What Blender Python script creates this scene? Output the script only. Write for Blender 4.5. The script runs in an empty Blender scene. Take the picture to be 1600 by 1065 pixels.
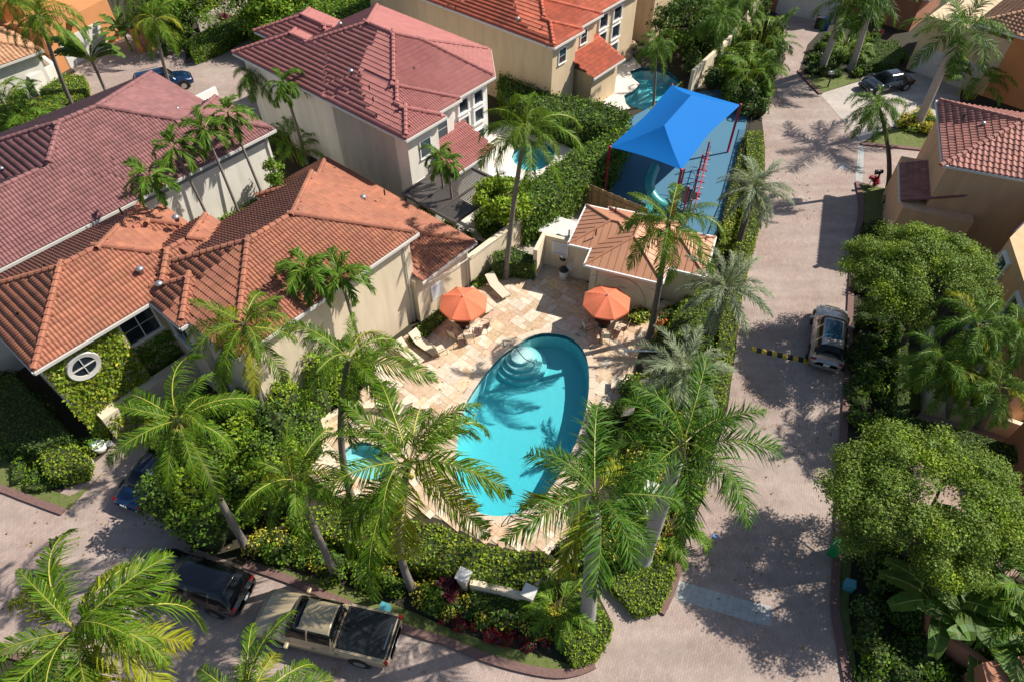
import bpy, math, random
import numpy as np
from mathutils import Vector, Matrix
from mathutils.geometry import tessellate_polygon
R = math.radians
random.seed(7); rng = np.random.default_rng(7)
scene = bpy.context.scene
col = scene.collection

# ------------------------------------------------------------------ camera, sky, sun, exposure
CAM_H, PITCH, FOC = 29.0, R(48.3), 1067.0
cam_data = bpy.data.cameras.new('camera'); cam_data.lens = 24.0; cam_data.sensor_width = 36.0
cam_data.clip_start = 0.5; cam_data.clip_end = 900
camera = bpy.data.objects.new('camera', cam_data); col.objects.link(camera)
camera.location = (0, 0, CAM_H); camera.rotation_euler = (math.pi / 2 - PITCH, 0, 0)
scene.camera = camera
SUN_EL, SUN_AZ = R(45.5), R(72)
world = bpy.data.worlds.new('World'); scene.world = world; world.use_nodes = True
wn = world.node_tree.nodes; bg = wn['Background']
sky = wn.new('ShaderNodeTexSky'); sky.sky_type = 'NISHITA'; sky.sun_disc = False
sky.sun_elevation = SUN_EL; sky.sun_rotation = SUN_AZ
world.node_tree.links.new(sky.outputs[0], bg.inputs[0]); bg.inputs[1].default_value = 0.078
sun_data = bpy.data.lights.new('sun', 'SUN'); sun_data.energy = 4.6; sun_data.angle = R(0.5); sun_data.color = (1.0, 0.94, 0.84)
sun = bpy.data.objects.new('sun', sun_data); col.objects.link(sun)
sun_dir = Vector((math.cos(SUN_EL) * math.sin(SUN_AZ), math.cos(SUN_EL) * math.cos(SUN_AZ), math.sin(SUN_EL)))
sun.rotation_euler = sun_dir.to_track_quat('Z', 'Y').to_euler(); sun.location = (60, 40, 80)
scene.view_settings.view_transform = 'Standard'; scene.view_settings.look = 'None'
scene.view_settings.exposure = 0.55; scene.view_settings.gamma = 1.0

# ------------------------------------------------------------------ helpers
def at(px, py, z=0.0):
    """the point at height z that the photograph shows at pixel (px, py)"""
    dx, dy = px - 800, 532.5 - py
    vx, vy, vz = dx, FOC * math.cos(PITCH) + dy * math.sin(PITCH), -FOC * math.sin(PITCH) + dy * math.cos(PITCH)
    k = (CAM_H - z) / -vz
    return Vector((vx * k, vy * k, z))
def poly(pts, z=0.0): return [at(x, y, z) for x, y in pts]
def frame(az):
    c, s = math.cos(R(az)), math.sin(R(az))
    return lambda a, b, z=0.0: Vector((a * c - b * s, a * s + b * c, z))
AB = frame(-40); CD = frame(-20)

def tag(o, label=None, cat=None, group=None, kind=None):
    if label: o['label'] = label
    if cat: o['category'] = cat
    if group: o['group'] = group
    if kind: o['kind'] = kind
    return o
def empty(name, loc, rz=0.0):
    o = bpy.data.objects.new(name, None); col.objects.link(o); o.location = loc; o.rotation_euler = (0, 0, rz)
    o.empty_display_size = 0.3
    return o
def thing(name, label, cat, loc, rz=0.0, group=None):
    return tag(empty(name, loc, rz), label, cat, group)
def link(name, mesh, parent=None):
    o = bpy.data.objects.new(name, mesh); col.objects.link(o)
    if parent is not None: o.parent = parent
    return o
def copy_tree(o, parent=None):
    c = o.copy(); col.objects.link(c)
    if parent is not None: c.parent = parent
    for ch in o.children: copy_tree(ch, c)
    return c

class MB:
    """collects simple solids, then links them as ONE mesh object"""
    def __init__(s): s.v = []; s.f = []; s.m = []
    def add(s, vs, fs, mi=0):
        n = len(s.v); s.v += [tuple(p) for p in vs]; s.f += [tuple(i + n for i in f) for f in fs]; s.m += [mi] * len(fs)
    def box(s, c, size, rz=0.0, mi=0, rx=0.0, ry=0.0, M=None):
        sx, sy, sz = size[0] / 2, size[1] / 2, size[2] / 2
        M = M or (Matrix.Rotation(rz, 3, 'Z') @ Matrix.Rotation(ry, 3, 'Y') @ Matrix.Rotation(rx, 3, 'X'))
        c = Vector(c)
        vs = [c + M @ Vector((x * sx, y * sy, z * sz)) for z in (-1, 1) for y in (-1, 1) for x in (-1, 1)]
        s.add(vs, [(0, 2, 3, 1), (4, 5, 7, 6), (0, 1, 5, 4), (2, 6, 7, 3), (0, 4, 6, 2), (1, 3, 7, 5)], mi); return s
    def prism(s, pts, z0, z1, mi=0, bottom=True):
        pts = [Vector(p) for p in pts]
        area = sum(pts[i].x * pts[(i + 1) % len(pts)].y - pts[(i + 1) % len(pts)].x * pts[i].y for i in range(len(pts)))
        if area < 0: pts.reverse()
        n = len(pts)
        lo = [Vector((p.x, p.y, z0)) for p in pts]; hi = [Vector((p.x, p.y, z1)) for p in pts]
        tris = tessellate_polygon([hi])
        fs = [tuple(t) if _ccw(hi, t) else tuple(reversed(t)) for t in tris]
        s.add(hi, fs, mi)
        if z1 - z0 > 1e-5:
            s.add(lo + hi, [(i, (i + 1) % n, n + (i + 1) % n, n + i) for i in range(n)], mi)
            if bottom: s.add(lo, [tuple(reversed(f)) for f in fs], mi)
        return s
    def tube(s, path, radii, n=8, mi=0, cap=True):
        path = [Vector(p) for p in path]
        if not hasattr(radii, '__len__'): radii = [radii] * len(path)
        rings = []; up = None
        for i, p in enumerate(path):
            t = (path[min(i + 1, len(path) - 1)] - path[max(i - 1, 0)]).normalized()
            if up is None: up = Vector((1, 0, 0)) if abs(t.z) > 0.8 else Vector((0, 0, 1))
            a = t.cross(up)
            if a.length < 1e-4: a = t.cross(Vector((0, 1, 0)))
            a.normalize(); b = a.cross(t); up = b.cross(a).cross(a) * 0 + b
            up = b
            rings.append([p + (a * math.cos(q * 2 * math.pi / n) + b * math.sin(q * 2 * math.pi / n)) * radii[i] for q in range(n)])
        vs = [v for r in rings for v in r]; fs = []
        for i in range(len(rings) - 1):
            for q in range(n):
                fs.append((i * n + q, i * n + (q + 1) % n, (i + 1) * n + (q + 1) % n, (i + 1) * n + q))
        if cap: fs.append(tuple(range(n))); fs.append(tuple((len(rings) - 1) * n + q for q in reversed(range(n))))
        s.add(vs, fs, mi); return s
    def lathe(s, c, prof, n=16, mi=0):
        c = Vector(c); vs = []; fs = []
        for r, z in prof: vs += [c + Vector((r * math.cos(q * 2 * math.pi / n), r * math.sin(q * 2 * math.pi / n), z)) for q in range(n)]
        for i in range(len(prof) - 1):
            for q in range(n): fs.append((i * n + q, i * n + (q + 1) % n, (i + 1) * n + (q + 1) % n, (i + 1) * n + q))
        fs.append(tuple(reversed(range(n)))); fs.append(tuple((len(prof) - 1) * n + q for q in range(n)))
        s.add(vs, fs, mi); return s
    def quad(s, a, b, c, d, mi=0): s.add([a, b, c, d], [(0, 1, 2, 3)], mi); return s
    def strip(s, path, w, z0, z1, mi=0):
        """a kerb-like bar of width w along a polyline"""
        p = [Vector((q[0], q[1], 0)) for q in path]; L = []; Rr = []
        for i in range(len(p)):
            t = (p[min(i + 1, len(p) - 1)] - p[max(i - 1, 0)]).normalized(); nn = Vector((-t.y, t.x, 0)) * w / 2
            L.append(p[i] + nn); Rr.append(p[i] - nn)
        n = len(p); vs = []
        for z in (z0, z1):
            vs += [Vector((q.x, q.y, z)) for q in L] + [Vector((q.x, q.y, z)) for q in Rr]
        fs = []
        for i in range(n - 1):
            fs += [(2 * n + i, 3 * n + i, 3 * n + i + 1, 2 * n + i + 1), (i, 2 * n + i, 2 * n + i + 1, i + 1), (n + i, n + i + 1, 3 * n + i + 1, 3 * n + i)]
        fs += [(0, n, 3 * n, 2 * n), (n - 1, 3 * n - 1, 4 * n - 1, 2 * n - 1)]
        s.add(vs, fs, mi); return s
    def mesh(s, name, mats, smooth=False, off=None):
        me = bpy.data.meshes.new(name)
        v = s.v if off is None else [(p[0] - off.x, p[1] - off.y, p[2] - off.z) for p in s.v]
        me.from_pydata(v, [], s.f)
        for m in (mats if isinstance(mats, (list, tuple)) else [mats]): me.materials.append(m)
        me.polygons.foreach_set('material_index', s.m)
        if smooth: me.polygons.foreach_set('use_smooth', [True] * len(s.f))
        me.update(); return me
    def build(s, name, mats, parent=None, smooth=False, world=False):
        """world=True: vertices are given in world space and the (unrotated) parent's place is taken off"""
        off = Vector(parent.location) if (world and parent is not None) else None
        return link(name, s.mesh(name, mats, smooth, off), parent)
def _ccw(p, t):
    a, b, c = p[t[0]], p[t[1]], p[t[2]]
    return (b.x - a.x) * (c.y - a.y) - (b.y - a.y) * (c.x - a.x) > 0
def inside(pt, pg):
    x, y = pt[0], pt[1]; r = False; n = len(pg)
    for i in range(n):
        a, b = pg[i], pg[i - 1]
        if (a[1] > y) != (b[1] > y) and x < (b[0] - a[0]) * (y - a[1]) / (b[1] - a[1]) + a[0]: r = not r
    return r
def smooth_loop(pts, n=3):
    """Catmull-Rom through a closed loop"""
    out = []; N = len(pts)
    for i in range(N):
        p0, p1, p2, p3 = pts[i - 1], pts[i], pts[(i + 1) % N], pts[(i + 2) % N]
        for k in range(n):
            t = k / n
            out.append(0.5 * ((2 * p1) + (p2 - p0) * t + (2 * p0 - 5 * p1 + 4 * p2 - p3) * t * t + (3 * p1 - p0 - 3 * p2 + p3) * t ** 3))
    return out
def smooth_path(pts, n=4):
    pts = [Vector(p) for p in pts]; out = []
    for i in range(len(pts) - 1):
        p0, p1, p2, p3 = pts[max(i - 1, 0)], pts[i], pts[i + 1], pts[min(i + 2, len(pts) - 1)]
        for k in range(n):
            t = k / n
            out.append(0.5 * ((2 * p1) + (p2 - p0) * t + (2 * p0 - 5 * p1 + 4 * p2 - p3) * t * t + (3 * p1 - p0 - 3 * p2 + p3) * t ** 3))
    return out + [pts[-1]]

# ------------------------------------------------------------------ materials
def mat(name, c, rough=0.7, vary=0.0, nscale=6.0, namt=0.0, bump=0.0, bscale=30.0, metal=0.0, trans=0.0, spec=0.5, coat=0.0, hue=0.0, c2=None, stretch=None):
    m = bpy.data.materials.new(name); m.use_nodes = True; nt = m.node_tree; N = nt.nodes; Lk = nt.links
    b = N['Principled BSDF']; out = N['Material Output']
    b.inputs['Roughness'].default_value = rough; b.inputs['Metallic'].default_value = metal
    b.inputs['Specular IOR Level'].default_value = spec; b.inputs['Coat Weight'].default_value = coat
    base = N.new('ShaderNodeRGB'); base.outputs[0].default_value = (*c, 1); cur = base.outputs[0]
    geo = N.new('ShaderNodeNewGeometry')
    if c2 or namt:
        nz = N.new('ShaderNodeTexNoise'); nz.inputs['Scale'].default_value = nscale; nz.inputs['Detail'].default_value = 5; nz.inputs['Roughness'].default_value = 0.6
        if stretch:
            mp = N.new('ShaderNodeMapping'); mp.inputs['Scale'].default_value = stretch
            Lk.new(geo.outputs['Position'], mp.inputs[0]); Lk.new(mp.outputs[0], nz.inputs['Vector'])
        else: Lk.new(geo.outputs['Position'], nz.inputs['Vector'])
        rp = N.new('ShaderNodeMapRange'); rp.inputs[1].default_value = 0.32; rp.inputs[2].default_value = 0.68
        Lk.new(nz.outputs['Fac'], rp.inputs[0])
        mx = N.new('ShaderNodeMix'); mx.data_type = 'RGBA'
        Lk.new(rp.outputs[0], mx.inputs[0]); Lk.new(cur, mx.inputs[6])
        mx.inputs[7].default_value = (*(c2 if c2 else [k * (1 - namt) for k in c]), 1); cur = mx.outputs[2]
    if vary:
        oi = N.new('ShaderNodeObjectInfo'); ad = N.new('ShaderNodeMath'); ad.operation = 'ADD'
        Lk.new(geo.outputs['Random Per Island'], ad.inputs[0]); Lk.new(oi.outputs['Random'], ad.inputs[1])
        fr = N.new('ShaderNodeMath'); fr.operation = 'FRACT'; Lk.new(ad.outputs[0], fr.inputs[0])
        mr = N.new('ShaderNodeMapRange'); mr.inputs[3].default_value = 1 - vary; mr.inputs[4].default_value = 1 + vary
        Lk.new(fr.outputs[0], mr.inputs[0])
        hs = N.new('ShaderNodeHueSaturation'); Lk.new(cur, hs.inputs['Color']); Lk.new(mr.outputs[0], hs.inputs['Value'])
        if hue:
            f2 = N.new('ShaderNodeMath'); f2.operation = 'MULTIPLY'; f2.inputs[1].default_value = 7.31; Lk.new(fr.outputs[0], f2.inputs[0])
            f3 = N.new('ShaderNodeMath'); f3.operation = 'FRACT'; Lk.new(f2.outputs[0], f3.inputs[0])
            m2 = N.new('ShaderNodeMapRange'); m2.inputs[3].default_value = 0.5 - hue; m2.inputs[4].default_value = 0.5 + hue
            Lk.new(f3.outputs[0], m2.inputs[0]); Lk.new(m2.outputs[0], hs.inputs['Hue'])
        cur = hs.outputs[0]
    Lk.new(cur, b.inputs['Base Color'])
    if bump:
        n2 = N.new('ShaderNodeTexNoise'); n2.inputs['Scale'].default_value = bscale; n2.inputs['Detail'].default_value = 4
        Lk.new(geo.outputs['Position'], n2.inputs['Vector'])
        bp = N.new('ShaderNodeBump'); bp.inputs['Strength'].default_value = bump; bp.inputs['Distance'].default_value = 0.02
        Lk.new(n2.outputs['Fac'], bp.inputs['Height']); Lk.new(bp.outputs[0], b.inputs['Normal'])
    if trans:
        tl = N.new('ShaderNodeBsdfTranslucent'); ms = N.new('ShaderNodeMixShader'); ms.inputs[0].default_value = trans
        br = N.new('ShaderNodeMix'); br.data_type = 'RGBA'; br.blend_type = 'MULTIPLY'; br.inputs[0].default_value = 1; br.inputs[7].default_value = (1.6, 1.5, 0.6, 1)
        Lk.new(cur, br.inputs[6]); Lk.new(br.outputs[2], tl.inputs[0]); Lk.new(b.outputs[0], ms.inputs[1]); Lk.new(tl.outputs[0], ms.inputs[2]); Lk.new(ms.outputs[0], out.inputs[0])
    return m

def paver_mat(name, c1, c2, mort, az, bw=0.22, bh=0.11, big=0.25, patch=(0.5, 0.42, 0.36)):
    m = bpy.data.materials.new(name); m.use_nodes = True; nt = m.node_tree; N = nt.nodes; Lk = nt.links
    b = N['Principled BSDF']; b.inputs['Roughness'].default_value = 0.85; b.inputs['Specular IOR Level'].default_value = 0.25
    geo = N.new('ShaderNodeNewGeometry'); mp = N.new('ShaderNodeMapping'); mp.inputs['Rotation'].default_value = (0, 0, R(az))
    Lk.new(geo.outputs['Position'], mp.inputs[0])
    br = N.new('ShaderNodeTexBrick'); Lk.new(mp.outputs[0], br.inputs[0])
    br.inputs['Color1'].default_value = (*c1, 1); br.inputs['Color2'].default_value = (*c2, 1); br.inputs['Mortar'].default_value = (*mort, 1)
    br.inputs['Scale'].default_value = 1.0; br.inputs['Mortar Size'].default_value = 0.008; br.inputs['Brick Width'].default_value = bw; br.inputs['Row Height'].default_value = bh
    br.inputs['Mortar Smooth'].default_value = 0.3
    nz = N.new('ShaderNodeTexNoise'); nz.inputs['Scale'].default_value = big; nz.inputs['Detail'].default_value = 7; nz.inputs['Roughness'].default_value = 0.65
    Lk.new(geo.outputs['Position'], nz.inputs['Vector'])
    mr = N.new('ShaderNodeMapRange'); mr.inputs[1].default_value = 0.38; mr.inputs[2].default_value = 0.62; mr.inputs[4].default_value = 0.45
    Lk.new(nz.outputs['Fac'], mr.inputs[0])
    mx = N.new('ShaderNodeMix'); mx.data_type = 'RGBA'; Lk.new(mr.outputs[0], mx.inputs[0]); Lk.new(br.outputs[0], mx.inputs[6]); mx.inputs[7].default_value = (*patch, 1)
    n2 = N.new('ShaderNodeTexNoise'); n2.inputs['Scale'].default_value = 1.7; n2.inputs['Detail'].default_value = 8; n2.inputs['Roughness'].default_value = 0.7
    Lk.new(geo.outputs['Position'], n2.inputs['Vector'])
    m3 = N.new('ShaderNodeMapRange'); m3.inputs[1].default_value = 0.3; m3.inputs[2].default_value = 0.7; m3.inputs[3].default_value = 0.88; m3.inputs[4].default_value = 1.10
    Lk.new(n2.outputs['Fac'], m3.inputs[0])
    mp2 = N.new('ShaderNodeMapping'); mp2.inputs['Rotation'].default_value = (0, 0, R(az)); mp2.inputs['Scale'].default_value = (0.10, 1.1, 1)
    Lk.new(geo.outputs['Position'], mp2.inputs[0]); n4 = N.new('ShaderNodeTexNoise'); n4.inputs['Scale'].default_value = 1.0; n4.inputs['Detail'].default_value = 5
    Lk.new(mp2.outputs[0], n4.inputs['Vector']); m5 = N.new('ShaderNodeMapRange'); m5.inputs[1].default_value = 0.35; m5.inputs[2].default_value = 0.65; m5.inputs[3].default_value = 0.90; m5.inputs[4].default_value = 1.10
    Lk.new(n4.outputs['Fac'], m5.inputs[0]); mu = N.new('ShaderNodeMath'); mu.operation = 'MULTIPLY'; Lk.new(m3.outputs[0], mu.inputs[0]); Lk.new(m5.outputs[0], mu.inputs[1])
    hs = N.new('ShaderNodeHueSaturation'); Lk.new(mx.outputs[2], hs.inputs['Color']); Lk.new(mu.outputs[0], hs.inputs['Value'])
    Lk.new(hs.outputs[0], b.inputs['Base Color'])
    bp = N.new('ShaderNodeBump'); bp.inputs['Strength'].default_value = 0.35; bp.inputs['Distance'].default_value = 0.01
    Lk.new(br.outputs['Fac'], bp.inputs['Height']); bp.invert = True; Lk.new(bp.outputs[0], b.inputs['Normal'])
    return m

M = {}
M['soil'] = mat('soil', (0.045, 0.032, 0.022), 0.95, namt=0.6, nscale=5, bump=0.6, c2=(0.03, 0.035, 0.015))
M['grass'] = mat('grass_turf', (0.10, 0.14, 0.03), 0.95, nscale=3, c2=(0.15, 0.16, 0.05), bump=0.8, bscale=60)
M['blade'] = mat('grass_blade', (0.11, 0.17, 0.03), 0.8, vary=0.35, trans=0.2, hue=0.02)
M['road'] = paver_mat('road_pavers', (0.375, 0.285, 0.245), (0.315, 0.23, 0.20), (0.21, 0.165, 0.14), -70, patch=(0.43, 0.365, 0.32))
M['drive'] = paver_mat('driveway_pavers', (0.46, 0.42, 0.38), (0.42, 0.385, 0.35), (0.3, 0.27, 0.25), -60, 0.3, 0.15)
M['band'] = paver_mat('pale_paver_band', (0.42, 0.42, 0.40), (0.38, 0.39, 0.38), (0.2, 0.2, 0.2), -70, 0.45, 0.3, patch=(0.36, 0.38, 0.37))
M['pinkpath'] = paver_mat('path_pavers', (0.36, 0.235, 0.195), (0.28, 0.185, 0.16), (0.18, 0.13, 0.11), -45)
M['kerb'] = mat('kerb_concrete', (0.20, 0.115, 0.10), 0.85, namt=0.3, nscale=8, bump=0.3)
M['curbpale'] = mat('pale_concrete', (0.45, 0.40, 0.34), 0.85, namt=0.2, nscale=4, bump=0.2)
M['deckbase'] = mat('deck_mortar', (0.42, 0.32, 0.22), 0.9, namt=0.3, nscale=9)
M['stone'] = mat('travertine', (0.64, 0.50, 0.36), 0.7, vary=0.16, nscale=4.5, c2=(0.50, 0.34, 0.21), hue=0.012, bump=0.25, bscale=25)
M['stone_light'] = mat('travertine_pale', (0.72, 0.64, 0.52), 0.7, vary=0.12, nscale=5, c2=(0.56, 0.44, 0.31), hue=0.01, bump=0.25, bscale=25)
M['stone_gold'] = mat('travertine_gold', (0.46, 0.28, 0.145), 0.7, vary=0.16, nscale=5, c2=(0.60, 0.46, 0.32), hue=0.012, bump=0.25, bscale=25)
M['coping'] = mat('coping_stone', (0.62, 0.50, 0.38), 0.65, vary=0.1, nscale=4, namt=0.15)
M['plaster'] = mat('pool_plaster', (0.6, 0.74, 0.72), 0.8, namt=0.12, nscale=14, bump=0.2)
M['pooltile'] = mat('pool_waterline_tile', (0.02, 0.12, 0.16), 0.2, vary=0.3)
M['cream'] = mat('cream_stucco', (0.74, 0.62, 0.455), 0.9, namt=0.17, stretch=(1.2, 1.2, 0.22), nscale=1.6, bump=0.25, bscale=40)
M['white'] = mat('white_stucco', (0.80, 0.755, 0.67), 0.9, namt=0.17, stretch=(1.2, 1.2, 0.22), nscale=1.6, bump=0.2, bscale=40)
M['peach'] = mat('peach_stucco', (0.70, 0.53, 0.34), 0.9, namt=0.17, stretch=(1.2, 1.2, 0.22), nscale=1.6, bump=0.2, bscale=40)
M['orange'] = mat('orange_stucco', (0.60, 0.26, 0.10), 0.9, namt=0.12, nscale=0.8, bump=0.2, bscale=40)
M['terra'] = mat('terracotta_stucco', (0.40, 0.175, 0.10), 0.9, namt=0.15, nscale=1, bump=0.2)
M['peach2'] = mat('deep_peach_stucco', (0.72, 0.44, 0.25), 0.9, namt=0.17, stretch=(1.2, 1.2, 0.22), nscale=1.6)
M['patio'] = mat('white_patio', (0.70, 0.66, 0.58), 0.85, namt=0.12, nscale=3)
M['trim'] = mat('white_trim', (0.62, 0.60, 0.56), 0.6, namt=0.08, nscale=3)
M['whitepaint'] = mat('white_paint', (0.8, 0.79, 0.76), 0.5)
M['grey_shade'] = mat('grey_parts_and_eave_shade', (0.20, 0.21, 0.22), 0.7)
M['glass'] = mat('window_glass', (0.02, 0.03, 0.04), 0.06, spec=0.9)
M['glassblue'] = mat('window_glass_pale', (0.05, 0.09, 0.10), 0.08, spec=0.9)
M['dark'] = mat('dark_metal', (0.02, 0.02, 0.022), 0.45, metal=0.3)
M['bronze'] = mat('bronze_frame', (0.05, 0.032, 0.022), 0.45, metal=0.4)
M['steel'] = mat('steel', (0.55, 0.56, 0.58), 0.25, metal=1.0)
M['alu'] = mat('louvre_aluminium', (0.12, 0.105, 0.10), 0.45, metal=0.3, namt=0.15, nscale=2)
M['wood'] = mat('fence_wood', (0.33, 0.22, 0.11), 0.85, vary=0.22, namt=0.25, nscale=5, stretch=(1, 1, 6))
M['tile_orange'] = mat('roof_tile_orange', (0.365, 0.138, 0.078), 0.8, vary=0.12, nscale=0.6, c2=(0.28, 0.112, 0.068), hue=0.004, bump=0.2)
M['tile_mauve'] = mat('roof_tile_mauve', (0.255, 0.112, 0.108), 0.8, vary=0.13, nscale=0.7, c2=(0.20, 0.088, 0.085), bump=0.2)
M['tile_pink'] = mat('roof_tile_pink', (0.37, 0.142, 0.13), 0.75, vary=0.08, nscale=0.7, c2=(0.33, 0.12, 0.105), bump=0.2)
M['tile_red'] = mat('roof_tile_red', (0.54, 0.13, 0.065), 0.75, vary=0.14, nscale=0.7, c2=(0.42, 0.11, 0.06), bump=0.2)
M['tile_brown'] = mat('roof_tile_brown', (0.38, 0.155, 0.11), 0.7, vary=0.18, nscale=1.2, c2=(0.31, 0.13, 0.105), hue=0.004, bump=0.2)
M['tile_tan'] = mat('roof_tile_tan', (0.50, 0.27, 0.15), 0.8, vary=0.2, nscale=1.2, namt=0.2)
M['copper'] = mat('coated_metal_roof', (0.52, 0.25, 0.145), 0.5, namt=0.10, nscale=1.5, metal=0.15)
M['vent'] = mat('galvanised_vent', (0.42, 0.43, 0.45), 0.4, metal=0.7)
M['trunk'] = mat('palm_trunk', (0.24, 0.205, 0.175), 0.9, nscale=9, c2=(0.14, 0.115, 0.10), bump=0.7, bscale=18, stretch=(1, 1, 3.5))
M['trunk_dark'] = mat('palm_trunk_dark', (0.13, 0.105, 0.085), 0.9, nscale=9, c2=(0.08, 0.06, 0.05), bump=0.7, bscale=18, stretch=(1, 1, 3.5))
M['royal'] = mat('royal_trunk', (0.42, 0.40, 0.38), 0.8, nscale=5, c2=(0.28, 0.25, 0.24), bump=0.2, stretch=(1, 1, 4))
M['shaft'] = mat('crownshaft', (0.16, 0.22, 0.05), 0.45, namt=0.3)
M['bark'] = mat('tree_bark', (0.11, 0.085, 0.065), 0.95, namt=0.4, nscale=10, bump=0.7)
M['f_coco'] = mat('coconut_leaf', (0.092, 0.172, 0.009), 0.5, vary=0.5, trans=0.30, hue=0.022, spec=0.22)
M['f_cocoy'] = mat('coconut_leaf_yellowing', (0.25, 0.27, 0.014), 0.5, vary=0.3, trans=0.3, hue=0.02, spec=0.22)
M['f_royal'] = mat('royal_leaf', (0.058, 0.138, 0.009), 0.5, vary=0.5, trans=0.25, hue=0.02, spec=0.22)
M['f_xmas'] = mat('adonidia_leaf', (0.085, 0.165, 0.013), 0.5, vary=0.5, trans=0.25, hue=0.02, spec=0.22)
M['f_queen'] = mat('queen_leaf', (0.09, 0.175, 0.016), 0.5, vary=0.5, trans=0.25, hue=0.02, spec=0.22)
M['f_silver'] = mat('silver_date_leaf', (0.22, 0.26, 0.15), 0.6, vary=0.28, trans=0.15, hue=0.01, spec=0.3)
M['f_areca'] = mat('areca_leaf', (0.105, 0.2, 0.016), 0.5, vary=0.5, trans=0.25, hue=0.02, spec=0.22)
M['f_dead'] = mat('dry_frond', (0.30, 0.19, 0.07), 0.8, vary=0.3, trans=0.15, spec=0.3)
M['rachis'] = mat('frond_rib', (0.27, 0.29, 0.05), 0.5)
M['rachis_y'] = mat('frond_rib_yellow', (0.38, 0.36, 0.06), 0.5)
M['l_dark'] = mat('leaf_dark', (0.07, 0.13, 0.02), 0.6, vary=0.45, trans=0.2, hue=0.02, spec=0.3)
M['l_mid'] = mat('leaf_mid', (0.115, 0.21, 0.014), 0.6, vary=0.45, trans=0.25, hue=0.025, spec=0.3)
M['l_light'] = mat('leaf_light', (0.21, 0.31, 0.018), 0.6, vary=0.45, trans=0.25, hue=0.025, spec=0.3)
M['l_olive'] = mat('leaf_olive', (0.14, 0.215, 0.027), 0.6, vary=0.45, trans=0.22, hue=0.02, spec=0.3)
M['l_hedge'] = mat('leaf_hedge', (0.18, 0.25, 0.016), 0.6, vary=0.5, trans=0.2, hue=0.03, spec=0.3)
M['l_yellow'] = mat('leaf_yellow', (0.48, 0.44, 0.05), 0.5, vary=0.35, trans=0.2, hue=0.02, spec=0.3)
M['l_red'] = mat('leaf_red', (0.30, 0.012, 0.025), 0.5, vary=0.5, trans=0.2, hue=0.02, spec=0.3)
M['l_maroon'] = mat('leaf_maroon', (0.11, 0.02, 0.035), 0.45, vary=0.5, trans=0.1, hue=0.02, spec=0.3)
M['l_orange'] = mat('flower_orange', (0.62, 0.17, 0.02), 0.5, vary=0.3, hue=0.02, spec=0.3)
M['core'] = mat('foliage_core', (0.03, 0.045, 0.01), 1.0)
M['bluesail'] = mat('blue_shade_cloth', (0.001, 0.15, 0.50), 0.75, trans=0.12, spec=0.2)
M['redpole'] = mat('red_pole', (0.36, 0.012, 0.03), 0.4)
M['rubber'] = mat('blue_rubber_surface', (0.07, 0.19, 0.29), 0.9, namt=0.15, nscale=20)
M['teal'] = mat('teal_plastic', (0.05, 0.33, 0.32), 0.3)
M['canvas'] = mat('coral_canvas', (0.78, 0.215, 0.115), 0.85, namt=0.08, nscale=5, trans=0.12, spec=0.2)
M['sling'] = mat('cream_sling', (0.62, 0.52, 0.40), 0.8)
M['redpaint'] = mat('red_plastic', (0.5, 0.02, 0.03), 0.4)
M['yellow'] = mat('yellow_paint', (0.62, 0.42, 0.03), 0.6, namt=0.2)
M['black'] = mat('black_rubber', (0.012, 0.012, 0.013), 0.8)
M['greenbin'] = mat('green_plastic', (0.005, 0.22, 0.06), 0.45)
M['bluebin'] = mat('blue_plastic', (0.01, 0.03, 0.30), 0.4)
M['tealpaint'] = mat('pale_teal_lid', (0.08, 0.32, 0.38), 0.5)
M['rock'] = mat('tan_rock', (0.42, 0.29, 0.20), 0.9, namt=0.4, nscale=3, bump=0.8, bscale=6)
M['signblue'] = mat('sign_print_blue', (0.15, 0.25, 0.5), 0.6)
M['signgrey'] = mat('sign_print_grey', (0.35, 0.38, 0.45), 0.6)
M['signwhite'] = mat('sign_board', (0.72, 0.73, 0.74), 0.5)
M['tank'] = mat('tank_cream', (0.62, 0.60, 0.44), 0.45)
M['tankw'] = mat('tank_white', (0.62, 0.62, 0.60), 0.45)

def water_mat(name, absorb, dens):
    m = bpy.data.materials.new(name); m.use_nodes = True; nt = m.node_tree; N = nt.nodes; Lk = nt.links
    N.remove(N['Principled BSDF']); out = N['Material Output']
    tr = N.new('ShaderNodeBsdfTransparent'); gl = N.new('ShaderNodeBsdfGlossy'); gl.inputs['Roughness'].default_value = 0.03
    fr = N.new('ShaderNodeFresnel'); fr.inputs[0].default_value = 1.33; ms = N.new('ShaderNodeMixShader')
    nz = N.new('ShaderNodeTexNoise'); nz.inputs['Scale'].default_value = 3.2; nz.inputs['Detail'].default_value = 3
    g = N.new('ShaderNodeNewGeometry'); Lk.new(g.outputs['Position'], nz.inputs['Vector'])
    bp = N.new('ShaderNodeBump'); bp.inputs['Strength'].default_value = 0.25; bp.inputs['Distance'].default_value = 0.05
    Lk.new(nz.outputs['Fac'], bp.inputs['Height']); Lk.new(bp.outputs[0], gl.inputs['Normal']); Lk.new(bp.outputs[0], fr.inputs['Normal'])
    Lk.new(fr.outputs[0], ms.inputs[0]); Lk.new(tr.outputs[0], ms.inputs[1]); Lk.new(gl.outputs[0], ms.inputs[2]); Lk.new(ms.outputs[0], out.inputs['Surface'])
    va = N.new('ShaderNodeVolumeAbsorption'); va.inputs['Color'].default_value = (*absorb, 1); va.inputs['Density'].default_value = dens
    Lk.new(va.outputs[0], out.inputs['Volume'])
    return m
M['water'] = water_mat('pool_water', (0.0, 0.83, 0.91), 0.60)
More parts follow.
